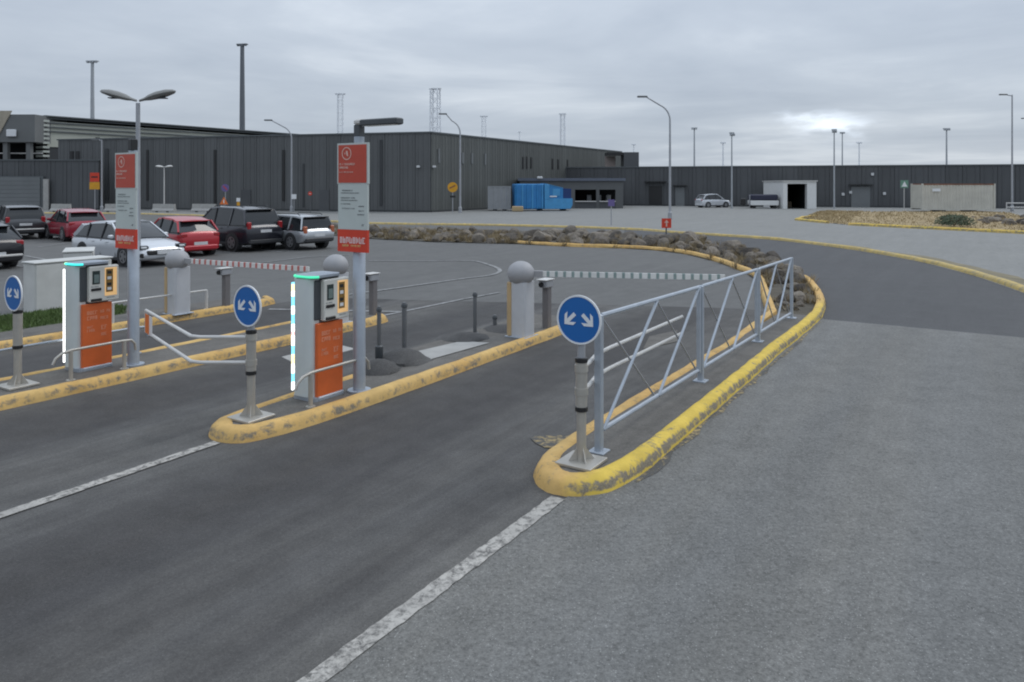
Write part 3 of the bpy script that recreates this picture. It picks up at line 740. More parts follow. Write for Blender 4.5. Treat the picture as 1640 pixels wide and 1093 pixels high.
ticket_machine(5.56, -10.27, 'ticket machine with plain white light strip and lime to turquoise top light', [LED_W], [LED_YG, LED_T])

# low guard rails beside the machines
def guard_rail(s0, s1, t_, label, mat=STEEL, h=.37, ends=(.22, .16), inset=.0):
    t = thing('guard_rail', label, 'rail', W(s0, t_, .118), RL, 'low guard rails on the islands'); L_ = s1-s0
    for y in (0, L_): 
        MB().tube([(0, y, 0), (0, y, h)], .026, 10).build('post', mat, t, True)
        MB().lathe([(.055, 0), (.055, .012), (.03, .014)], 12, (0, y, 0)).build('flange', mat, t, True)
    a_, b_ = ends
    P = [(0, -a_, h-.13), (0, -a_*.85, h-.06), (0, -a_*.5, h-.01), (0, 0, h+.012)] + [(0, L_*q, h+.014) for q in (.25, .5, .75)] + [(0, L_, h+.012), (0, L_+b_*.6, h+.005), (0, L_+b_*.92, h-.05), (0, L_+b_, h-.14)]
    MB().tube(P, .017, 10).build('rail', mat, t, True)
    return t
guard_rail(5.88, 6.66, -6.36, 'low bent steel rail guarding the rainbow lit ticket machine')
guard_rail(5.06, 5.76, -9.80, 'low bent steel rail in front of the white lit ticket machine')
guard_rail(4.5, 6.4, -10.55, 'bluish low rail behind the white lit ticket machine', GALV)
guard_rail(7.5, 9.4, -13.12, 'long low rail on the kerb before the grass strip', PALEST, .37, (.3, .02))

# ------------------------------------------------------------------ tall price signs
def price_sign(s_, t_, z0, z1, label, lamp):
    t = thing('price_sign', label, 'sign', W(s_, t_, .118), RL); b = .118; z0 -= b; z1 -= b; H = z1-z0; w = .50
    MB().lathe([(.075, 0), (.075, 1.7), (.062, 1.72), (.062, z1+.08)], 20).build('pole', GALV, t, True)
    MB().lathe([(.14, 0), (.14, .018), (.08, .02)], 16).build('base_flange', GALV, t, True)
    y0, y1 = -.115, -.085
    r_b = z1 - H*.375; l_t = z0 + H*.205
    f = MB().plate([(-w/2, r_b), (w/2, r_b), (w/2, z1), (-w/2, z1)], y0, y1).build('frame', SIGN_GREY, t)
    rp = MB().plate([(-w/2+.022, r_b+.012), (w/2-.022, r_b+.012), (w/2-.022, z1-.022), (-w/2+.022, z1-.022)], y0-.004, y0-.0005).build('red_panel', SIGN_RED, f)
    m = MB(); n = 24; cx, cz = -.09, z1-.125; rs = []
    for r_, y in ((.066, y0-.0045), (.078, y0-.0045), (.078, y0-.0065), (.066, y0-.0065)):
        rs.append([(cx+math.cos(2*math.pi*k/n)*r_, y, cz+math.sin(2*math.pi*k/n)*r_) for k in range(n)])
    rs.append(rs[0]); m.rings(rs, False).build('emblem_ring', TXT_PALE, rp)
    MB().plate([(cx-.012, cz+.034), (cx+.018, cz+.028), (cx+.026, cz-.034), (cx+.006, cz-.03), (cx-.006, cz-.004)], y0-.0065, y0-.0045).build('emblem', TXT_PALE, rp)
    MB().plate([(cx-.034, cz+.008), (cx-.020, cz+.014), (cx-.020, cz-.010), (cx-.032, cz-.008)], y0-.0065, y0-.0045).build('emblem', TXT_PALE, rp)
    for i, (zz_, ww, hh) in enumerate(((.265, .24, .024), (.305, .14, .024), (.355, .22, .014))):
        glyphs('print', TXT_PALE, rp, -.205, z1-zz_, ww, hh, y0-.0055, 30+i)
    wp = MB().plate([(-w/2+.012, l_t), (w/2-.012, l_t), (w/2-.012, r_b-.002), (-w/2+.012, r_b-.002)], y0+.002, y1).build('price_panel', SIGN_GREY, t)
    hgt = r_b-l_t
    for i, (u, x, ww, hh) in enumerate(((.16, -.17, .17, .016), (.21, -.19, .30, .011), (.32, -.19, .23, .014), (.37, -.19, .27, .010), (.45, -.19, .15, .012), (.50, .10, .08, .014), (.55, -.17, .20, .012), (.60, .10, .08, .014), (.68, .08, .10, .014), (.92, .15, .035, .025))):
        glyphs('print', TXT_GREY, wp, x, r_b-hgt*u, ww, hh, y0-.0005, 60+i)
    lp = MB().plate([(-w/2+.01, z0), (w/2-.01, z0), (w/2-.01, l_t-.003), (-w/2+.01, l_t-.003)], y0-.003, y1).build('notice_panel', SIGN_RED2, t)
    glyphs('print', TXT_PINK, lp, -.20, l_t-.165, .40, .075, y0-.005, 90, 'y', 0); glyphs('print', TXT_YEL, lp, -.16, l_t-.205, .30, .025, y0-.005, 91)
    for z in (z0+.1, r_b+.05, z1-.1): MB().bbox((0, -.072, z), (.18, .03, .04), .004).build('bracket', GALV, t)
    if lamp:
        MB().bbox((.0, 0, z1+.15), (.10, .10, .15), .01).build('lamp_bracket', DKGREY, t)
        MB().bbox((.02, 0, z1+.255), (.14, .12, .07), .02).build('lamp_joint', PALEST, t)
        a_ = MB().bbox((.37, -.02, z1+.24), (.58, .14, .075), .012).build('sign_lamp', DKGREY, t)
        MB().box((.37, -.02, z1+.200), (.5, .1, .006)).build('lens', LENS_W, a_)
    else:
        MB().bbox((.02, -.02, z1+.11), (.09, .10, .16), .01).build('camera_bracket', BLACK, t)
    return t
price_sign(6.66, -6.37, 1.80, 3.10, 'tall red and white price sign topped by a grey lamp arm', True)
price_sign(5.96, -9.92, 1.73, 3.04, 'tall red and white price sign without lamp arm, by the white lit ticket machine', False)

# ------------------------------------------------------------------ barriers
def barrier(s_, t_, label, end=None, c2=None):
    p = W(s_, t_, .118); t = thing('parking_barrier', label, 'barrier', p, RL, 'dome topped parking barriers')
    MB().prism(hull(-.16, .16, -.15, .19, .05), 0, .90).build('body', BARR, t, True)
    MB().bbox((-.132, -.128, .46), (.085, .075, .88), .012).build('yellow_side', OCHRE, t)
    MB().bbox((.0, .02, .01), (.40, .42, .02), .004).build('base_plate', GALV, t)
    m = MB(); rs = []; n = 26
    for k in range(15):
        a_ = math.pi*(k+.15)/14.3; rs.append([(math.sin(a_)*.225*math.cos(2*math.pi*j/n), math.sin(a_)*.225*math.sin(2*math.pi*j/n), 1.03-math.cos(a_)*.205) for j in range(n)])
    m.rings(rs, True).build('dome', DOME, t, True)
    MB().lathe([(.12, .88), (.15, .93), (.16, 1.0)], 18).build('neck', DOME, t, True)
    if end is not None:
        a_ = t.matrix_basis.inverted() @ Vector((end.x, end.y, end.z)); a_ = Vector(a_)
        st = Vector((0, 0, 1.03)) + (a_-Vector((0, 0, 1.03))).normalized()*.20; d = a_-st; L_ = d.length; d.normalize()
        ar = MB().bar(st, a_, .035, .085).build('arm', ARM_W, t)
        k = 0; q = .09
        n_ = d.cross(Vector((0, 0, 1))).normalized()
        while q < L_-.05:
            MB().bar(st+d*q, st+d*(q+.045), .041, .088).build('stripe', c2, ar); q += .135
        MB().bar(st-d*.02, st+d*.16, .07, .10).build('arm_clamp', DOME, t)
    return t
e3 = W(11.80, -3.46, 1.14); e1 = W(9.30, -10.1, 1.11)
barrier(10.47, -6.42, 'parking barrier with green and white striped arm lowered towards the railing', e3, ARM_G)
barrier(9.70, -9.85, 'parking barrier without visible arm behind the rainbow lit ticket machine')
barrier(8.78, -13.15, 'parking barrier with red and white striped arm beside the grass strip', e1, ARM_R)
bpy.context.view_layer.update()

def camera_post(s_, t_, h, label):
    t = thing('camera_post', label, 'camera post', W(s_, t_, .10), RL, 'plate reading camera posts')
    MB().bbox((0, 0, h/2), (.12, .13, h), .012).build('post', M('post_grey_brown', (.16, .15, .15), .6), t)
    hd = MB().bbox((0, -.03, h-.07), (.17, .24, .13), .015).build('camera_head', POLE_G, t)
    MB().bbox((0, -.05, h+.005), (.20, .30, .018), .004).build('rain_hood', PALEST, hd)
    MB().tube([(-.02, -.14, h-.075), (-.02, -.185, h-.08)], .042, 14).build('lens', BLACK, hd, True)
camera_post(11.33, -6.42, .86, 'grey camera post behind the green striped barrier arm')
camera_post(10.75, -9.92, .80, 'grey camera post at the yellow kerb end behind the tall price sign')
camera_post(9.84, -13.1, .80, 'grey camera post under the red striped barrier arm')

def steel_post(s_, t_, h, r, label, collar=False):
    t = thing('guard_post', label, 'post', W(s_, t_, .10), RL, 'thin dark posts on the barrier island')
    MB().lathe([(r, 0), (r, h-.02), (r*.8, h)], 12).build('tube', POLE_D, t, True)
    MB().lathe([(r*1.15, h-.07), (r*1.3, h-.065), (r*1.3, h-.03), (r*1.1, h-.02)], 12).build('cap', DKGREY, t, True)
    if collar: MB().lathe([(r*1.7, .05), (r*1.9, .06), (r*1.9, .24), (r*1.2, .26)], 12).build('collar', DKGREY, t, True)
    MB().lathe([(r*2, 0), (r*2, .02), (r*1.1, .03)], 12).build('flange', DKGREY, t, True)
steel_post(7.88, -7.16, .80, .030, 'thin dark post with thick collar beside the tar mound', True)
steel_post(8.35, -7.10, .80, .036, 'thin dark post beside the pale concrete cover')
steel_post(10.3, -7.22, .70, .032, 'thin dark post standing alone before the barrier', False)
steel_post(10.95, -7.25, .22, .036, 'short dark stub post close to the barrier')

# white cabinets
def cabinet(s_, t_, L_, D, H, label, doors=2, rz=0):
    t = thing('utility_cabinet', label, 'cabinet', W(s_, t_, 0), RL + R(rz), 'white utility cabinets by the grass')
    MB().bbox((0, 0, H/2), (D, L_, H), .03).build('body', CAB_W, t)
    MB().bbox((0, 0, H+.012), (D+.05, L_+.05, .035), .012).build('lid', CAB_W, t)
    for k in range(doors):
        y = -L_/2 + L_*(k+.5)/doors; dr = MB().bbox((D/2+.006, y, H*.5), (.016, L_/doors-.03, H-.08), .004).build('door', CAB_W, t)
        MB().bbox((D/2+.022, y + (L_/doors*.36), H*.55), (.02, .03, .10), .004).build('handle', POLE_G, dr)
cabinet(8.35, -16.25, 1.55, .5, 1.02, 'larger white utility cabinet right behind the grass strip')
cabinet(9.75, -18.5, 1.2, .6, 1.02, 'smaller white utility cabinet standing behind the larger one', 1, 60)

# ------------------------------------------------------------------ cars
PAINTS = {}
def paint(name, c, metal=.3, rough=.3):
    if name not in PAINTS: PAINTS[name] = M(name, c, rough, metal, .04, 1, coat=.6)
    return PAINTS[name]
def car(name, label, loc, az, L, Wd, H, pnt, kind='hatch', chrome=False, rails=False):
    """local +Y is the nose"""
    t = thing(name, label, 'car', (loc[0], loc[1], .014), -R(az), 'cars in the car park')
    w = Wd/2; suv = kind in ('suv', 'wagon')
    belt = H*(.60 if suv else .63); hood = H*(.585 if suv else .56); tail = belt+.01
    clr = .24 if suv else .17
    wr = .345 if kind == 'suv' else .315
    fz_ = .30*L; rz_ = -.295*L
    S = [(-.5, .84, clr+.18, belt-.16), (-.492, .91, clr+.12, belt-.07), (-.475, .955, clr+.06, tail-.01), (-.42, .985, clr, tail), (-.30, 1, clr, belt), (0, 1, clr, belt-.015), (.16, 1, clr, belt-.03), (.22, .99, clr, hood+.05), (.30, .985, clr, hood+.01), (.40, .965, clr, hood-.05), (.455, .92, clr+.03, hood-.12), (.485, .85, clr+.06, hood-.22), (.5, .76, clr+.12, hood-.34)]
    rs = []
    for f, hw, zb, zt in S:
        h = hw*w; d = zt-zb; y = f*L
        half = [(h*.80, zb), (h*.955, zb+.05), (h*.985, zb+d*.28), (h, zb+d*.55), (h*.985, zb+d*.78), (h*.94, zt-.045), (h*.86, zt-.008), (h*.5, zt+.012)]
        rs.append([(x, y, z) for x, z in half] + [(0, y, zt+.02)] + [(-x, y, z) for x, z in reversed(half)] + [(0, y, zb)])
    body = MB().rings(rs, True).build('body', pnt, t, True)
    # greenhouse: y, z of the roof line
    if kind == 'hatch': prof = [(-.455, tail-.01), (-.36, H-.13), (-.22, H-.035), (-.05, H), (.05, H-.03), (.24, belt-.03)]
    elif kind == 'wagon': prof = [(-.475, tail-.01), (-.43, H-.07), (-.30, H-.02), (-.05, H), (.06, H-.03), (.21, belt-.02)]
    else: prof = [(-.472, tail-.01), (-.405, H-.09), (-.28, H-.02), (-.05, H), (.06, H-.035), (.22, belt-.02)]
    def wid(z): return w*(.925 - .20*(z-belt)/(H-belt))
    def loft(P, off, side):
        rs_ = []
        for f, z in P:
            wz = wid(z)+off; zl = belt-.06 if side is None else max(belt-.06, z-side)
            rs_.append([(wid(zl)+off, f*L, zl), (wz, f*L, z-.012+off), (wz*.86, f*L, z+.008+off), (0, f*L, z+.02+off), (-wz*.86, f*L, z+.008+off), (-wz, f*L, z-.012+off), (-wid(zl)-off, f*L, zl)])
        return rs_
    MB().rings(loft(prof, 0, None), True).build('windows', GLASSD, t, True)
    rf = MB().rings(loft(prof[1:-1], .012, .06), True).build('roof', pnt, t, True)
    def on(f, u):                   # point on the side glass
        for (f0, z0), (f1, z1) in zip(prof[:-1], prof[1:]):
            if f0 <= f <= f1: zt = z0+(z1-z0)*(f-f0)/(f1-f0); break
        z = belt-.03 + (zt-.02-belt+.03)*u; return z
    for sx in (-1, 1):
        def pil(fa, za, fb_, zb_, r0, r1):
            MB().bar((sx*(wid(za)-.008), fa*L, za), (sx*(wid(zb_)-.008), fb_*L, zb_), r0, r1).build('pillar', pnt, t)
        pil(prof[-1][0]-.005, belt-.03, prof[-2][0], prof[-2][1]-.03, .05, .06)
        pil(prof[0][0]+.02, belt-.02, prof[1][0]+.008, prof[1][1]-.03, .06, .12 if kind != 'hatch' else .16)
        zt = on(-.02, 1); MB().bar((sx*(wid(belt)-.008), -.03*L, belt-.03), (sx*(wid(zt)-.008), -.025*L, zt), .045, .085).build('pillar', BUMP, t)
        zt = on(-.26, 1); MB().bar((sx*(wid(belt)-.008), -.245*L, belt-.03), (sx*(wid(zt)-.008), -.255*L, zt), .045, .09).build('pillar', pnt if suv else BUMP, t)
        for fy in (fz_, rz_):
            MB().tube([(sx*(w-.20), fy, wr), (sx*(w+.004), fy, wr)], wr+.055, 26).build('wheel_arch', BUMP, t, True)
            m = MB(); rr = [(.55, 0), (.9, 0), (.98, .02), (1, .05), (1, .17), (.97, .2), (.9, .215), (.62, .215), (.55, .19)]
            m.rings([[(sx*(w-.205+o_), fy+math.cos(2*math.pi*k/24)*wr*q, wr+math.sin(2*math.pi*k/24)*wr*q) for k in range(24)] for q, o_ in rr], True)
            wh = m.build('wheel', TYRE, t, True)
            m = MB(); xo = sx*(w+.002)
            for k in range(5):
                a_ = 2*math.pi*k/5; ca, sa = math.cos(a_), math.sin(a_)
                P = [(.08, -.16), (.60, -.10), (.60, .10), (.08, .16)]
                q4 = [(fy + wr*(u*ca - v*sa), wr + wr*(u*sa + v*ca)) for u, v in P]
                m.add([(xo, a2, b2) for a2, b2 in q4] + [(xo + sx*.012, a2, b2) for a2, b2 in q4], [(0, 1, 2, 3), (7, 6, 5, 4), (0, 4, 5, 1), (1, 5, 6, 2), (2, 6, 7, 3), (3, 7, 4, 0)])
            n = 24; ring = []
            for q, o_ in ((.56, 0), (.66, 0), (.66, .013), (.56, .013)):
                ring.append([(xo+sx*o_, fy+math.cos(2*math.pi*k/n)*wr*q, wr+math.sin(2*math.pi*k/n)*wr*q) for k in range(n)])
            ring.append(ring[0]); m.rings(ring, False); m.tube([(xo-sx*.02, fy, wr), (xo+sx*.018, fy, wr)], .06, 12)
            m.build('rim', RIM, wh)
        # lamps
        if kind == 'suv' or kind == 'wagon':
            MB().bbox((sx*w*.80, -.480*L, belt-.02), (.17, .14, .30), .03).build('tail_light', LENS_R if kind == 'suv' else LENS_O, t)
        else: MB().bbox((sx*w*.77, -.478*L, belt-.11), (.25, .15, .16), .03).build('tail_light', LENS_R, t)
        hl_ = MB().bbox((sx*w*.74, .458*L, hood-.165), (.36, .24, .13), .035).build('headlight', GLASSD, t)
        MB().bbox((sx*w*.74, .466*L, hood-.165), (.20, .24, .07), .02).build('lamp', LENS_W, hl_)
        MB().bbox((sx*(w+.06), .155*L, belt+.05), (.18, .10, .12), .03).build('mirror', pnt, t)
        MB().bbox((sx*(w*.985+.004), 0, clr+.06), (.035, .46*L, .10), .01).build('sill', BUMP, t)
        for fy in (.06, -.14): MB().bbox((sx*(w*.985+.012), fy*L, belt-.13), (.03, .16, .03), .008).build('door_handle', pnt, t)
        if rails: MB().tube([(sx*w*.66, -.36*L, H+.01), (sx*w*.67, -.33*L, H+.055), (sx*w*.67, .0, H+.065), (sx*w*.66, .04*L, H+.02)], .018, 6).build('roof_rail', PALEST if chrome else BUMP, t, True)
    # ends
    MB().bbox((0, -.482*L, clr+.15), (Wd*.86, .20, .20), .05).build('rear_bumper', BUMP if suv else pnt, t)
    if chrome: MB().bbox((0, -.487*L, clr+.24), (Wd*.84, .21, .07), .02).build('bumper_trim', PALEST, t)
    MB().bbox((0, .470*L, clr+.15), (Wd*.72, .22, .17), .05).build('front_bumper', BUMP, t)
    MB().bbox((0, .485*L, clr+.27), (Wd*.66, .19, .15), .03).build('grille', BLACK, t)
    for sx in (-1, 1):
        MB().bbox((sx*w*.72, .478*L, clr+.20), (.26, .16, .15), .03).build('fog_lamp_recess', BLACK, t)
        MB().bar((sx*(w*.93), .20*L, belt-.035), (sx*(w*.93), -.44*L, belt+.0), .02, .022).build('window_trim', BUMP, t)
        for fy in (.185, -.03, -.235): MB().bar((sx*(w*.988+.001), fy*L, clr+.12), (sx*(w*.955+.001), fy*L, belt-.05), .012, .014).build('door_seam', BUMP, t)
    MB().bbox((0, -.497*L, belt-.235 if suv else clr+.30), (.52, .03, .115), .004).build('rear_plate', PLATE, t)
    MB().bbox((0, .510*L, clr+.27), (.52, .03, .115), .004).build('front_plate', PLATE, t)
    # rear screen wiper base / spoiler
    f1, z1 = prof[1]; MB().bbox((0, f1*L-.05, z1+.005), (wid(z1)*1.75, .22, .035), .012).build('spoiler', pnt if not suv else BUMP, t)
    return t
DK = paint('paint_dark_blue_black', (.020, .021, .030)); SV = paint('paint_silver', (.42, .44, .46), .6, .3); WS = paint('paint_pale_silver', (.60, .62, .65), .3, .28)
RD = paint('paint_red', (.40, .012, .022), .1, .28); RD2 = paint('paint_dark_red', (.27, .008, .025), .1, .3)
STALL = -57
def cpos(x, y): p = G(x, y); return (p.x, p.y)
car('estate_car', 'pale silver estate car parked nose towards the barriers', cpos(205, 420), 124, 4.30, 1.74, 1.38, WS, 'hatch')
car('hatchback_car', 'bright red hatchback between the silver estate car and the dark SUV', cpos(284, 407), -52, 3.35, 1.60, 1.40, RD, 'hatch')
car('suv_car', 'dark blue black SUV parked between red hatchback and silver wagon', cpos(369, 398), -56, 4.55, 1.82, 1.70, DK, 'suv', False, True)
car('wagon_car', 'silver boxy wagon with roof rails parked beside the dark SUV', cpos(463, 396), -53, 4.0, 1.66, 1.36, SV, 'wagon', False, True)
car('hatchback_car', 'dark red car parked behind the pale silver estate car', cpos(119, 383), -46, 4.1, 1.70, 1.44, RD2, 'hatch')
car('suv_car', 'dark SUV with bright bumper strip beside the dark red car', cpos(28, 380), -42, 4.5, 1.80, 1.58, paint('paint_charcoal', (.035, .037, .042)), 'suv', True)
car('hatchback_car', 'near black car with red tail light cut off by the picture edge', cpos(-60, 427), -60, 4.2, 1.74, 1.42, paint('paint_black', (.014, .014, .017)), 'hatch', True)
car('hatchback_car', 'grey car partly hidden behind the dark SUV with bright bumper strip', cpos(-32, 371), -46, 4.2, 1.70, 1.46, paint('paint_grey', (.16, .17, .18)), 'hatch')
c_ = car('hatchback_car', 'small pale silver car parked against the long low building', (at(1142, 86), 86), 72, 3.9, 1.66, 1.55, WS, 'hatch'); c_['group'] = 'cars by the low building'

# ------------------------------------------------------------------ buildings
def clad_wall(parent, p0, p1, z0, z1, pw, mat, thick=.4, core=CORE, rib=3, skip=()):
    p0, p1 = Vector((*p0, 0)), Vector((*p1, 0)); d = p1-p0; L_ = d.length; d.normalize(); n_ = Vector((d.y, -d.x, 0))
    rz = math.atan2(d.y, d.x); c = (p0+p1)/2 - n_*thick/2
    MB().box((c.x, c.y, (z0+z1)/2), (L_, thick, z1-z0), rz).build('wall', core, parent)
    k = int(L_/pw); pw = L_/k; m = MB(); g = .025; H = z1-z0
    # a tray with standing ribs, outward is -Y
    xs_ = [g]; prof = [(g, 0), (g, -.05)]
    for i in range(rib):
        x = g + (pw-2*g)*(i+.5)/rib; prof += [(x-.05, -.05), (x-.025, -.085), (x+.025, -.085), (x+.05, -.05)]
    prof += [(pw-g, -.05), (pw-g, 0)]
    m.prism(prof, 0, H); me = m.mesh('cladding_panel', mat)
    for i in range(k):
        if i in skip: continue
        p = p0 + d*pw*i + n_*.003
        link('cladding_panel', me, parent, (p.x, p.y, z0 + .012), rz)
    c2 = (p0+p1)/2
    MB().box((c2.x - n_.x*.1, c2.y - n_.y*.1, z1+.07), (L_+.2, .5, .14), rz).build('coping', COPING, parent)
    MB().box((c2.x + n_.x*.05, c2.y + n_.y*.05, z0+.09), (L_, .14, .18), rz).build('plinth', CORE, parent)
    return d, n_, rz
def on_wall(p0, p1, px):            # where the line of sight at photo column px meets the wall line
    a_ = (px-820)/1200; x0, y0 = p0; x1, y1 = p1
    u = (a_*y0 - x0)/((x1-x0) - a_*(y1-y0)); return Vector((x0+(x1-x0)*u, y0+(y1-y0)*u, 0))
C0 = (-7.67, 70.8); CLf = (-50.0, 82.6); CRt = (16.4, 112.5)
tb = thing('terminal_building', 'tall dark grey clad terminal building with a sharp corner behind the car park', 'building', (C0[0], C0[1], 0)); 
def shift(par):                     # children of a building keep world coordinates
    for c in par.children: c.location = Vector(c.location) - Vector(par.location)
HB = 7.5
d1, n1_, rz1 = clad_wall(tb, CLf, C0, 0, HB, 1.55, CLAD, rib=3)
d2, n2_, rz2 = clad_wall(tb, C0, CRt, 0, HB, 1.55, CLAD2, rib=3)
for px, y0, y1, w, mt in ((345, 240, 327, .28, BLACK), (455, 240, 322, .26, BLACK), (237, 240, 321, .26, BLACK), (611, 224, 330, .30, CORE), (487, 262, 332, .2, CORE), (125, 242, 262, .5, BLACK), (172, 238, 320, .4, CORE), (116, 242, 262, .4, BLACK)):
    p = on_wall(CLf, C0, px); z0, z1 = hz(y1, p.y), hz(y0, p.y)
    p = p + n1_*.10; MB().box((p.x, p.y, (z0+z1)/2), (w, .06, z1-z0), rz1).build('slit_window', mt, tb)
for px, y0, y1 in ((702, 238, 261), (740, 244, 262), (755, 245, 262), (776, 246, 264), (837, 251, 270), (843, 251, 270), (850, 252, 270), (884, 254, 271), (893, 255, 271), (908, 256, 272)):
    p = on_wall(C0, CRt, px); z0, z1 = hz(y1, p.y), hz(y0, p.y); p = p + n2_*.10
    MB().box((p.x, p.y, (z0+z1)/2), (.32, .06, z1-z0), rz2).build('slit_window', SHUT if px < 800 else BLACK, tb)
for px, dn, PP in ((671, n1_, (CLf, C0)), (693, n2_, (C0, CRt))):
    p = on_wall(*PP, px) + dn*.18; MB().bbox((p.x, p.y, hz(267, p.y)), (.34, .30, .22), .05).build('wall_lamp', LENS_W, tb)
for px, y in ((395, 325), (520, 329)):
    p = on_wall(CLf, C0, px) + n1_*.10; MB().box((p.x, p.y, 1.05), (1.1, .06, 2.1), rz1).build('door', CLAD3, tb)
shift(tb)

# louvred roof block behind
lb = thing('louvred_block', 'building block with pale horizontal louvre screen above the terminal roof', 'building', (-53.6, 86, 0))
u_, v_ = Vector((SL, CL, 0)), Vector((CL, -SL, 0))
def lbx(m, s0, s1, t0, t1, z0, z1):
    P = [u_*s0+v_*t0, u_*s0+v_*t1, u_*s1+v_*t1, u_*s1+v_*t0]; m.prism([(p.x, p.y) for p in P], z0, z1); return m
lbx(MB(), .5, 52, -16, -.5, 0, 9.9).build('wall', CORE, lb)
lbx(MB(), .4, 52, -.48, -.40, 7.0, 9.95).build('screen_backing', SCREENB, lb)
for k in range(4): lbx(MB(), .1, 52, -.38, -.22, 8.72+k*.50, 8.72+k*.50+.14).build('fin', COPING, lb)
for k in range(10): lbx(MB(), -.35, .35, -1.9, .3, 5.3+k*.50, 5.3+k*.50+.24).build('fin', FIN, lb)
for s_ in (6, 12, 18, 24): lbx(MB(), s_, s_+.5, -.39, -.30, 7.75, 8.4).build('vent', BLACK, lb)
lbx(MB(), 0, 52.2, -16.2, .1, 10.45, 10.6).build('roof', COPING, lb)

gb = thing('grey_block', 'plain grey upper block left of the louvre screen, over dark openings', 'building', (-68, 84, 0))
MB().box((0, 3, 8.95), (29, 6, 3.1)).build('wall', GREYBLD, gb)
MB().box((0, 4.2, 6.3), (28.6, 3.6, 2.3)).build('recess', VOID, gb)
for x in (4, 7.5, 11.0, 13.6): MB().box((x, .5, 6.3), (.5, .5, 2.2)).build('column', GREYBLD, gb)
MB().box((11.5, 1.4, 6.2), (6, .1, .14)).build('handrail', PALEST, gb)
MB().bbox((12.0, -.20, 8.4), (1.1, .16, .8), .05).build('wall_sign', SIGN_W, gb)
MB().plate([(-14.5, 7.6), (10.2, 7.6), (12.0, 10.9), (-14.5, 10.9)], -.12, -.02).build('beige_panel', M('beige_wall', (.36, .32, .25), .7), gb)
sw = thing('service_wing', 'low dark service wing with grey roller shutter left of the terminal', 'building', (-57, 75.5, 0))
clad_wall(sw, (-75, 76.0), (-43.0, 78.0), 0, 5.1, 1.6, CLAD3, rib=2)
p = Vector((-52.5, 77.1, 0)); 
MB().box((-53.6, 77.05, 1.75), (10.5, .12, 3.5), math.atan2(2, 32)).build('shutter_frame', COPING, sw)
for k in range(8): MB().box((-53.6, 76.96, .25+k*.42), (9.9, .10, .40), math.atan2(2, 32)).build('shutter_slat', SHUT, sw)
MB().box((-48.0, 77.2, 1.6), (.5, .2, 3.2), math.atan2(2, 32)).build('shutter_post', CONC, sw)
shift(sw)

# long low building
A0, A1 = (5.4, 96.4), (84.0, 75.0)
lw = thing('low_building', 'long low dark grey clad building behind the service yard', 'building', (30, 90, 0))
dl, nl, rzl = clad_wall(lw, A0, A1, 0, 4.75, 1.7, CLAD3, rib=2)
for px, w, h in ((1089, 1.1, 2.3), (1378, 2.0, 2.4)):
    p = on_wall(A0, A1, px) + nl*.11; d_ = MB().box((p.x, p.y, h/2), (w, .06, h), rzl).build('door', SHUT, lw)
    q = p + nl*.25; MB().box((q.x, q.y, h+.22), (w+.6, .5, .08), rzl).build('door_canopy', BLACK, lw)
for px, y in ((1397, 279), (1416, 310), (1350, 311), (1362, 308)):
    p = on_wall(A0, A1, px) + nl*.14; MB().bbox((p.x, p.y, hz(y, p.y)), (.32, .14, .32), .03).build('wall_lamp', LENS_W, lw)
p = on_wall(A0, A1, 1050) + nl*.4
MB().box((p.x, p.y, 3.0), (2.6, .8, .10), rzl).build('door_canopy', BLACK, lw); p -= nl*.28
MB().box((p.x, p.y, 1.3), (1.6, .06, 2.3), rzl).build('door', BLACK, lw)
shift(lw)
# roof structure
rs_ = thing('roof_plant_room', 'black box structure on the roof where the two buildings meet', 'roof structure', (at(993, 101), 101, 4.9))
MB().bbox((1.3, 0, 1.0), (2.0, 3, 2.1), .03).build('box', CLAD3, rs_); MB().box((-.7, 0, 1.85), (2.4, 2.6, .36)).build('roof_slab', BLACK, rs_); MB().box((-1.2, 1, .8), (1.4, .2, 1.6)).build('screen_wall', M('pinkish_wall', (.34, .29, .27), .8), rs_)

# loading dock annex
ann = thing('dock_annex', 'low loading dock annex with two dark openings behind the blue compactor', 'building', (at(912, 85), 85, 0))
ax0, ax1 = at(832, 85)-at(912, 85), at(993, 85)-at(912, 85)
zt = hz(288, 85)
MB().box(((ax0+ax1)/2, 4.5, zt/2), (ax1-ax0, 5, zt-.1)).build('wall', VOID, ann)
MB().box(((ax0+ax1)/2, 2.2, zt), (ax1-ax0+.4, 9.5, .22)).build('canopy_roof', CLAD3, ann)
MB().box(((ax0+ax1)/2, -2.6, zt+.02), (ax1-ax0+.44, .12, .30)).build('fascia', M('fascia_blue_grey', (.10, .115, .15), .5), ann)
MB().box(((ax0+ax1)/2, -2.3, (zt+1.95)/2+.05), (ax1-ax0, .2, zt-2.1)).build('front_wall', CLAD, ann)
o0 = [(918, 951), (956, 981)]
edges = [832, 918, 951, 956, 981, 993]
for i in (0, 2, 4):
    x0, x1 = at(edges[i], 85)-at(912, 85), at(edges[i+1], 85)-at(912, 85)
    MB().box(((x0+x1)/2, -2.3, 1.0), (x1-x0, .24, 2.2)).build('pier', CLAD, ann)
for i in (1, 3):
    x0, x1 = at(edges[i], 85)-at(912, 85), at(edges[i+1], 85)-at(912, 85)
    MB().box(((x0+x1)/2, -2.25, .38), (x1-x0, .2, .75)).build('dock_wall', CLAD3, ann)
    MB().box(((x0+x1)/2, -2.42, .78), (x1-x0, .25, .10)).build('dock_edge', PALEST, ann)
for x in range(3): MB().bbox((ax1-1.3-x*1.1, .2, .9), (.5, .5, 1.1), .04).build('dock_buffer', GREYC, ann)
MB().bbox((at(863, 85)-at(912, 85), -2.72, hz(286.5, 85)+.12), (.6, .2, .26), .05).build('flood_lamp', LENS_W, ann)

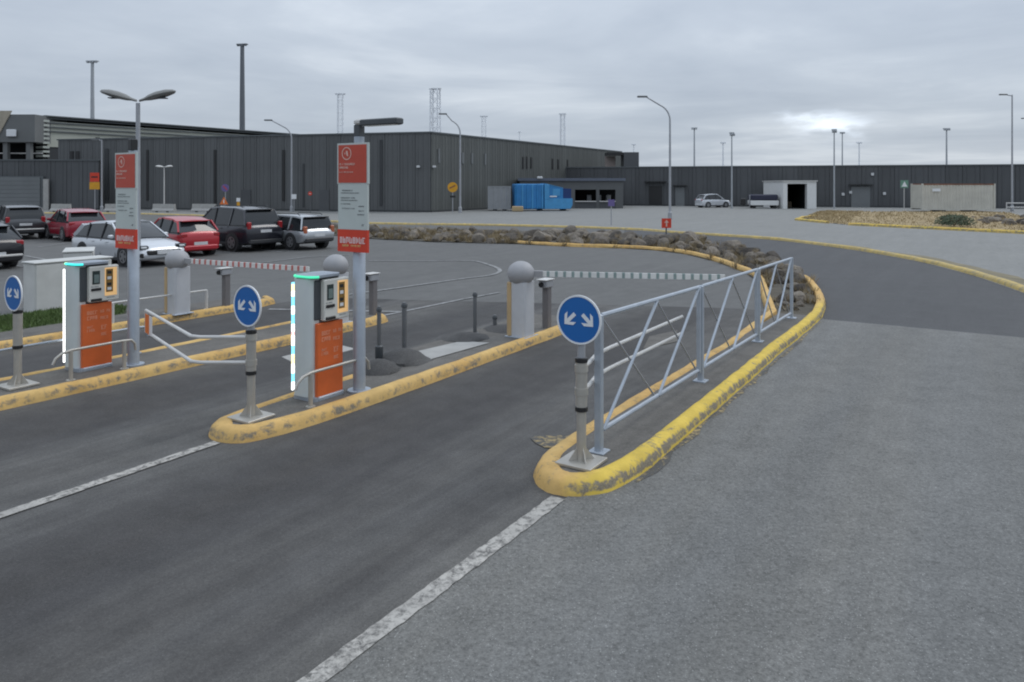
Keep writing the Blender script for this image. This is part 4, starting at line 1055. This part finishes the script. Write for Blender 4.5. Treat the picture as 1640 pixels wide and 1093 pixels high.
# white porch
po = thing('white_porch', 'white porch with open dark doorway on the long low building', 'porch', (at(1281, 81), 81, 0))
pw_ = at(1308, 81)-at(1255, 81); x0 = -pw_/2; ph = hz(290.5, 81)
MB().box((x0+.22, 3.2, ph/2), (.44, 6.4, ph)).build('side_wall', WHITE, po); MB().box((pw_/2-.5, 3.2, ph/2), (1.0, 6.4, ph-.01)).build('side_wall', WHITE, po)
MB().box((-.28, 3.2, ph-.13), (pw_-1.44, 6.4, .25)).build('lintel', WHITE, po); MB().box((0, 3.2, ph+.05), (pw_+.2, 6.7, .10)).build('roof', PALEST, po)
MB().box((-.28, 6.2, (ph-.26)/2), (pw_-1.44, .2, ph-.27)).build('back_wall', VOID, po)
for x in (x0+.47, pw_/2-1.03): MB().box((x, 3.35, (ph-.27)/2+.01), (.05, 5.5, ph-.28)).build('shade_panel', VOID, po)  # near-black panels added over the white walls to paint the doorway's shade
MB().box((-.28, 3.35, ph-.29), (pw_-1.6, 5.5, .05)).build('shade_panel', VOID, po)
for k, (x, y, z, a_, b_, c2) in enumerate(((-.9, 4.6, .5, .7, .7, 1.0), (-.1, 5.0, .9, .8, .6, 1.8), (.4, 4.3, .35, .5, .5, .7))): tag(MB().bbox((at(1281, 81)+x, 81+y, z+.015), (a_, b_, c2), .03).build('crate', M('crate_%d' % k, ((.22, .08, .04), (.16, .12, .08), (.25, .2, .15))[k], .7)), ('low red brown crate inside the white porch doorway', 'tall brown crate inside the white porch doorway', 'small tan crate inside the white porch doorway')[k], 'crate')

# ------------------------------------------------------------------ containers
def container(name, label, c, L_, D, H, rz, mat, rail, pitch=.28, doors=False):
    t = thing(name, label, 'container', (c[0], c[1], 0), rz); z0 = .16
    def corr(length, name_, place):
        m = MB(); k = int(length/pitch); p_ = length/k; P = []
        for i in range(k): P += [(i*p_, 0), (i*p_+p_*.32, 0), (i*p_+p_*.5, .04), (i*p_+p_*.82, .04)]
        P.append((length, 0)); P += [(length, .08), (0, .08)]
        m.prism([(x-length/2, y) for x, y in P], z0+.12, z0+H-.1); o = m.build(name_, mat, t); o.location, o.rotation_euler = place
    corr(L_-.2, 'side_wall', ((0, -D/2+.01, 0), (0, 0, 0))); corr(L_-.2, 'side_wall', ((0, D/2-.01, 0), (0, 0, math.pi)))
    corr(D-.2, 'end_wall', ((L_/2-.01, 0, 0), (0, 0, math.pi/2))); 
    if doors:
        for s2 in (-1, 1):
            d_ = MB().bbox((s2*D/4, -D*0, 0), (.01, .01, .01)).v; o = MB().bbox((-L_/2+.03, s2*(D/4-.03), z0+H/2), (.06, D/2-.1, H-.26), .01).build('door', mat, t)
            for q in (.25, .6): MB().tube([(-L_/2-.03, s2*D*q*.5, z0+.15), (-L_/2-.03, s2*D*q*.5, z0+H-.15)], .02, 6).build('locking_bar', POLE_G, o)
    else: corr(D-.2, 'end_wall', ((-L_/2+.01, 0, 0), (0, 0, -math.pi/2)))
    for x in (-1, 1):
        for y in (-1, 1): MB().bbox((x*(L_/2-.07), y*(D/2-.07), z0+H/2), (.16, .16, H), .01).build('corner_post', mat, t)
    for y in (-1, 1):
        MB().box((0, y*(D/2-.05), z0+H-.055), (L_-.3, .12, .12)).build('top_rail', rail, t); MB().box((0, y*(D/2-.05), z0+.07), (L_-.3, .13, .14)).build('bottom_rail', mat, t)
    MB().box((0, 0, z0+H-.07), (L_-.2, D-.2, .06)).build('roof', rail, t)
    for x in (-.2, .22): MB().bbox((x*L_, 0, .08), (.4, D-.1, .15), .02).build('skid', BLACK, t)
    return t
cb = container('shipping_container', 'beige corrugated shipping container with rusty top edge on the dry bank', (at(1529, 73), 73.4), at(1585, 73)-at(1473, 73), 2.4, 2.55, R(-4), CONT, RUST)
MB().box((-2.1, -1.265, 2.1), (.75, .02, .28)).build('label_plate', SIGN_W, cb)
container('grey_container', 'small grey steel container beside the blue compactor', (at(803, 75)-.2, 75.8), 2.3, 2.2, 2.3, R(0), GREYC, GREYC, .5)

def compactor():
    t = thing('waste_compactor', 'blue ribbed waste compactor skip beside the grey container', 'skip', (at(868, 74), 75.2, 0), R(8))
    MB().bbox((-1.35, .2, 1.45), (2.9, 2.4, 2.5), .08).build('box_body', BLUE, t)
    for k in range(6): MB().bbox((-2.6+k*.5, -1.05, 1.45), (.14, .14, 2.44), .02).build('rib', BLUE2 if k % 2 else BLUE, t)
    MB().bbox((.35, -1.03, 1.9), (.5, .1, 1.5), .02).build('side_panel', BLUE2, t)
    MB().plate([(.12, .22), (2.75, .22), (2.95, .6), (2.95, 1.25), (.12, 1.25)], -1.05, 1.3).build('hopper_base', BLUE2, t)
    MB().plate([(.12, 1.25), (2.0, 1.25), (2.0, 2.25), (.12, 2.68)], -.98, 1.3).build('press_head', BLUE, t)
    MB().plate([(2.0, 1.25), (2.85, 1.25), (2.85, 2.2), (2.0, 2.25)], -.9, 1.3).build('hopper_opening', BLUED, t)
    MB().plate([(.12, 2.70), (2.0, 2.27), (2.0, 2.32), (.12, 2.76)], -1.02, 1.32).build('sloping_lid', BLUE2, t)
    MB().bbox((1.3, -1.0, 1.85), (.75, .06, .7), .02).build('hatch', BLUE2, t); MB().box((1.0, -1.04, 1.45), (.7, .03, .12)).build('label_strip', SIGN_W, t)
    for x in (-2.3, -.2, 2.2): MB().tube([(x, -1.0, .14), (x, 1.2, .14)], .13, 12).build('roller', BLACK, t, True)
    MB().box((.1, .1, .24), (5.6, 1.4, .12)).build('skid_frame', BLUED, t)
compactor()
tag(MB().bbox((at(829, 72.5), 72.6, .28), (1.1, .7, .5), .06).build('bulk_sack', M('sack_tan', (.40, .30, .17), .8)), 'tan sack lying before the blue compactor', 'sack')

def trailer():
    t = thing('baggage_trailer', 'white trailer under a navy tarpaulin left of the white porch', 'trailer', (at(1222, 82.5), 82.5, 0), R(-4))
    MB().bbox((0, 0, .62), (3.0, 1.5, .52), .03).build('deck', WHITE, t); MB().bbox((0, 0, 1.22), (2.9, 1.4, .66), .12).build('tarpaulin', NAVY, t)
    for x in (-1.1, 1.1):
        for y in (-.62, .62): MB().tube([(x, y-.08, .22), (x, y+.08, .22)], .2, 14).build('wheel', TYRE, t, True)
    for x in (-1.55, 1.75): MB().bbox((x, -.5, .85), (.08, .08, 1.3), .01).build('stanchion', POLE_G, t)
    MB().bar((-1.5, 0, .45), (-2.4, 0, .35), .08, .08).build('drawbar', POLE_D, t); MB().bbox((-2.2, 0, .75), (.5, .7, .7), .05).build('winch_box', BLACK, t)
trailer()

# concrete blocks
for k, (x0, x1, lb_) in enumerate(((80, 116, 'pale concrete block beside the low service wing'), (167, 200, 'pale concrete block left of the small twin lamp post'), (243, 283, 'pale concrete block at the foot of the small twin lamp post'), (306, 348, 'pale concrete block beside the round no stopping sign'))):
    Y = 71; a_, b_ = at(x0, Y), at(x1, Y)
    t = thing('concrete_block', lb_, 'concrete block', ((a_+b_)/2, Y, .01), R(-14)); L_ = (b_-a_)
    MB().rings([[(x, y, z) for y, z in ((-.3, 0), (.3, 0), (.3, .18), (.14, .36), (.10, .78), (-.10, .78), (-.14, .36), (-.3, .18))] for x in (-L_/2, L_/2)], True).build('barrier_body', CONC, t)
    for q in (-.25, .25): MB().bbox((q*L_, -.302, .06), (.3, .03, .11), .01).build('lifting_slot', BLACK, t)

# ------------------------------------------------------------------ lamps and masts
def street_lamp(label, x, Y, h, arm, sx=-1, mat=POLE_G, hook=True, r=.10):
    t = thing('street_lamp', label, 'street lamp', (x, Y, .01))
    if hook:
        P = [(0, 0, 0), (0, 0, h*.55), (0, 0, h-1.9)]; R0 = [r, r*.85, r*.7]
        for k in range(1, 7):
            a_ = R(68)*k/6; P.append((sx*(1.0*(1-math.cos(a_)))*1.2, 0, h-1.9 + 1.25*math.sin(a_))); R0.append(r*.6)
        e = Vector(P[-1]); P.append((e.x + sx*arm*.9, 0, e.z + .62)); R0.append(r*.5)
        MB().tube(P, R0, 10).build('pole', mat, t, True); e = Vector(P[-1])
    else:
        MB().tube([(0, 0, 0), (0, 0, h)], [r, r*.6], 10).build('pole', mat, t, True); MB().tube([(0, 0, h-.1), (sx*arm, 0, h)], r*.5, 8).build('arm', mat, t, True); e = Vector((sx*arm, 0, h))
    hd = MB().bbox((e.x + sx*.32, 0, e.z+.03), (.78, .26, .13), .04).build('lamp_head', POLE_D, t)
    MB().box((e.x + sx*.34, 0, e.z-.036), (.55, .2, .012)).build('lens', LENS_W, hd)
    MB().lathe([(r*1.6, 0), (r*1.6, .5), (r*1.1, .55)], 12).build('base_sleeve', mat, t, True)
    return t
street_lamp('tall hooked street lamp behind the rock bed and small red sign', at(1073, 57), 57, hz(153, 57), 1.15)
street_lamp('hooked street lamp before the left terminal wall', at(467, 72), 72, hz(191, 72), 1.3)
street_lamp('hooked street lamp at the corner of the terminal building', at(737, 69.5), 69.5, hz(181, 69.5), .6)
street_lamp('straight street lamp with level arm right of the beige container', at(1621, 73), 73, hz(152, 73), .55, -1, POLE_G, False)
street_lamp('street lamp at the picture edge of which only the arm shows', at(1658, 92), 92, hz(190, 92), 1.0, -1, POLE_G, False)
t = street_lamp('plain grey pole lamp beside the red and yellow sign', at(163, 72), 72, hz(224, 72), .3, -1, POLE_G, False, .09)
def twin_lamp(label, x, Y, h, span, hl, tilt, mat, big):
    t = thing('twin_lamp', label, 'street lamp', (x, Y, .01)); r = .085 if big else .07
    MB().tube([(0, 0, 0), (0, 0, h*.5), (0, 0, h-.05)], [r, r*.85, r*.75], 12).build('pole', mat, t, True)
    for sx in (-1, 1):
        m = MB(); rs = []
        for q, wv, hv in ((0, .05, .045), (.14, .07, .06), (.28, .17, .11), (.5, .24, .14), (.75, .23, .13), (.93, .16, .08), (1, .05, .03)):
            x_ = sx*(span*.05 + hl*q); z = h + .02 + hl*q*tilt*(1 - .12*q)
            rs.append([(x_, math.cos(2*math.pi*k/12)*wv, z + math.sin(2*math.pi*k/12)*hv*(.7 if math.sin(2*math.pi*k/12) < 0 else 1)) for k in range(12)])
        hd = m.rings(rs, True).build('lamp_head', M('lamp_shell', (.20, .20, .19), .5) if big else PALEST, t, True)
        x_ = sx*(hl*.6); z = h+.02+hl*.6*tilt*.93
        MB().bbox((x_, 0, z-.10 if big else z-.09), (hl*.40, .26, .03), .01).build('lens', DKGREY, hd)
    return t
twin_lamp('large twin headed lamp rising behind the left price sign', at(221, 23.5), 23.5, hz(163, 23.5), 1.0, 1.12, .30, POLE_G, True)
twin_lamp('small pale twin lamp post in front of the terminal wall', at(263, 73), 73, hz(268, 73), .5, .8, .1, PALEST, False)

def mast(label, x, Y, h, mat, lattice=False, w=.5, head=2.4):
    t = thing('light_mast', label, 'light mast', (x, Y, 0), random.uniform(-.3, .3))
    if not lattice:
        MB().tube([(0, 0, 0), (0, 0, h*.6), (0, 0, h)], [w*.55, w*.45, w*.34], 10).build('pole', mat, t, True)
    else:
        for a_, b_ in ((-1, -1), (1, -1), (1, 1), (-1, 1)): MB().tube([(a_*w/2, b_*w/2, 0), (a_*w*.42, b_*w*.42, h)], w*.09, 6).build('leg', mat, t)
        k = max(6, int(h/w/1.1)); m = MB()
        for i in range(k):
            z0, z1 = h*i/k, h*(i+1)/k; q = w/2*(1-.14*i/k)
            for a_, b_, c2, d_ in ((-1, -1, 1, -1), (1, -1, 1, 1), (1, 1, -1, 1), (-1, 1, -1, -1)):
                m.bar((a_*q, b_*q, z0), (c2*q, d_*q, z1), w*.055, w*.055); m.bar((a_*q, b_*q, z1), (c2*q, d_*q, z1), w*.055, w*.055)
        m.build('bracing', mat, t)
    hd = MB().box((0, 0, h), (head, head*.35, .16)).build('head_frame', mat, t); k = 4
    for i in range(k): MB().bbox((head*(-.5+(i+.5)/k), -.15, h-.2), (head/k*.7, .4, .24), .04).build('floodlight', MAST_HAZED if mat is MAST_HAZED else MAST_M if mat is not MAST_D else MAST_D, hd)
    return t
for px, ytop, Y, mt, lat, w, head, lbm in (
    (148, 98, 130, MAST_M, False, .75, 2.0, 'grey floodlight mast rising behind the louvre screen'),
    (388, 71, 130, MAST_D, False, 1.0, 1.9, 'tallest dark floodlight mast where the louvre screen meets the roof'),
    (545, 150, 190, MAST_HAZED, True, 1.4, 2.6, 'pale lattice mast left of the lamp arm on the price sign'),
    (697, 142, 180, MAST_HAZED, True, 2.1, 3.0, 'wide pale lattice mast above the terminal corner'),
    (775, 186, 230, MAST_HAZED, True, 1.4, 2.4, 'small pale lattice mast behind the receding terminal roof'),
    (832, 211, 300, MAST_HAZED, False, .42, 1.4, 'faint tiny mast just above the receding terminal roof'),
    (901, 182, 210, MAST_HAZED, True, 1.3, 2.0, 'slim lattice mast above the far end of the terminal roof'),
    (1015, 231, 230, MAST_HAZED, False, .42, 1.4, 'faint short mast behind the black roof box'),
    (1112, 205, 140, MAST_M, False, .32, 1.1, 'slender mast behind the low building right of the hooked street lamp'),
    (1158, 228, 190, MAST_HAZED, False, .42, 1.4, 'faint short mast behind the low building, left of the yard pole'),
    (1349, 212, 170, MAST_M, False, .32, 1.1, 'slender mast beneath the bright break in the clouds, behind the roof'),
    (1376, 228, 200, MAST_HAZED, False, .42, 1.4, 'short faint mast right of the bright break in the clouds'),
    (1516, 206, 130, MAST_M, False, .32, 1.1, 'slender mast rising behind the beige container')):
    mast(lbm, at(px, Y), Y, hz(ytop, Y), mt, lat, w, head)
for px, ytop, Y, lbm in ((1172, 213, 81, 'thin floodlight pole standing in the yard beside the small silver car'), (1336, 208, 80, 'thin floodlight pole standing in the yard right of the white porch')):
    t = mast(lbm, at(px, Y), Y, hz(ytop, Y), MAST_M, False, .17, .5)

# ------------------------------------------------------------------ small road signs far off
def road_sign(label, px, Y, zc, shape, size, mat, mark=None, extra=None, post=PALEST, cat='road sign', top=None):
    t = thing('road_sign', label, cat, (at(px, Y), Y, .01))
    MB().tube([(0, 0, 0), (0, 0, zc+size*.4)], .035, 8).build('post', post, t, True); m = MB(); r = size/2
    if shape == 'disc': disc(m, r, zc, -.07, -.045, 24)
    elif shape == 'square': m.plate([(-r, zc-r), (r, zc-r), (r, zc+r), (-r, zc+r)], -.07, -.045)
    else: m.plate([(-r, zc-r*.8), (r, zc-r*.8), (0, zc+r)], -.07, -.045)
    f = m.build('sign_face', mat, t)
    if mark is not None: MB().plate([(a_*r, zc+b_*r) for a_, b_ in mark[0]], -.078, -.071).build('symbol', mark[1], f)
    if extra:
        (dz_, w, h, mt) = extra; MB().plate([(-w/2, zc+dz_-h/2), (w/2, zc+dz_-h/2), (w/2, zc+dz_+h/2), (-w/2, zc+dz_+h/2)], -.068, -.046).build('lower_plate', mt, t)
    return t
ARW = [(-.15, -.7), (.15, -.7), (.15, .1), (.5, .1), (0, .7), (-.5, .1), (-.15, .1)]
road_sign('small red square sign with pale arrow standing among the boulders', 1067, 35.2, hz(358, 35), 'square', .45, SIGN_RED2, (ARW, TXT_PALE), None, POLE_D)
road_sign('small violet blue sign on thin post on the yard before the dock annex', 979, 48, hz(325, 48), 'square', .42, SIGN_P, None, None, POLE_G)
road_sign('round yellow sign beside the lamp at the terminal corner', 725, 68.5, hz(300, 68.5), 'disc', .92, SIGN_Y, ([(-.6, -.35), (.5, .2), (.5, .45), (-.6, -.05)], RUST), (-.85, .5, .18, BLACK), POLE_G)
road_sign('red square sign above a yellow plate, beside the plain grey pole lamp', 152, 70.5, hz(284, 70.5), 'square', .86, SIGN_RED2, ([(-.7, -.1), (.7, -.1), (.7, .2), (-.7, .2)], BLACK), (-.80, .95, .68, SIGN_Y), POLE_G)
road_sign('round violet no stopping sign behind the dark SUV', 361, 70, hz(301, 70), 'disc', .72, SIGN_P, ([(-.6, .45), (-.45, .6), (.6, -.45), (.45, -.6)], SIGN_RED2), None, POLE_G)
t = road_sign('orange triangular warning sign on a white board behind the dark SUV', 359, 66, hz(322, 66), 'tri', .75, SIGN_O, ([(-.12, -.5), (.12, -.5), (.12, .3), (-.12, .3)], SIGN_W), (-.66, .62, .5, SIGN_W), POLE_G)
road_sign('short cream marker with yellow foot behind the dark SUV', 382, 66, hz(320, 66), 'square', .32, SIGN_W, None, (-.5, .26, .6, SIGN_Y), POLE_G)
road_sign('small white sign by the hooked lamp at the left terminal wall', 471, 71, hz(315, 71), 'square', .45, SIGN_W, None, None, POLE_G)
road_sign('small round red sign on the left terminal wall side', 497, 70, hz(310, 70), 'disc', .38, SIGN_RED2, ([(-.5, -.12), (.5, -.12), (.5, .12), (-.5, .12)], SIGN_W), None, POLE_D)
road_sign('pale green sign with white triangle left of the beige container', 1448, 74, hz(295, 74), 'square', .78, SIGN_G, ([(-.75, -.65), (.75, -.65), (0, .7)], SIGN_W), None, PALEST)
# guard fence at the right edge
t = thing('yard_fence', 'low two bar fence beside the level arm street lamp', 'fence', (at(1612, 72), 72, 0))
for z in (.45, .85): MB().tube([(0, 0, z), (9, -2.4, z)], .045, 8).build('bar', PALEST, t, True)
for k in range(5): MB().tube([(9*k/4, -2.4*k/4, 0), (9*k/4, -2.4*k/4, .92)], .045, 8).build('post', PALEST, t, True)
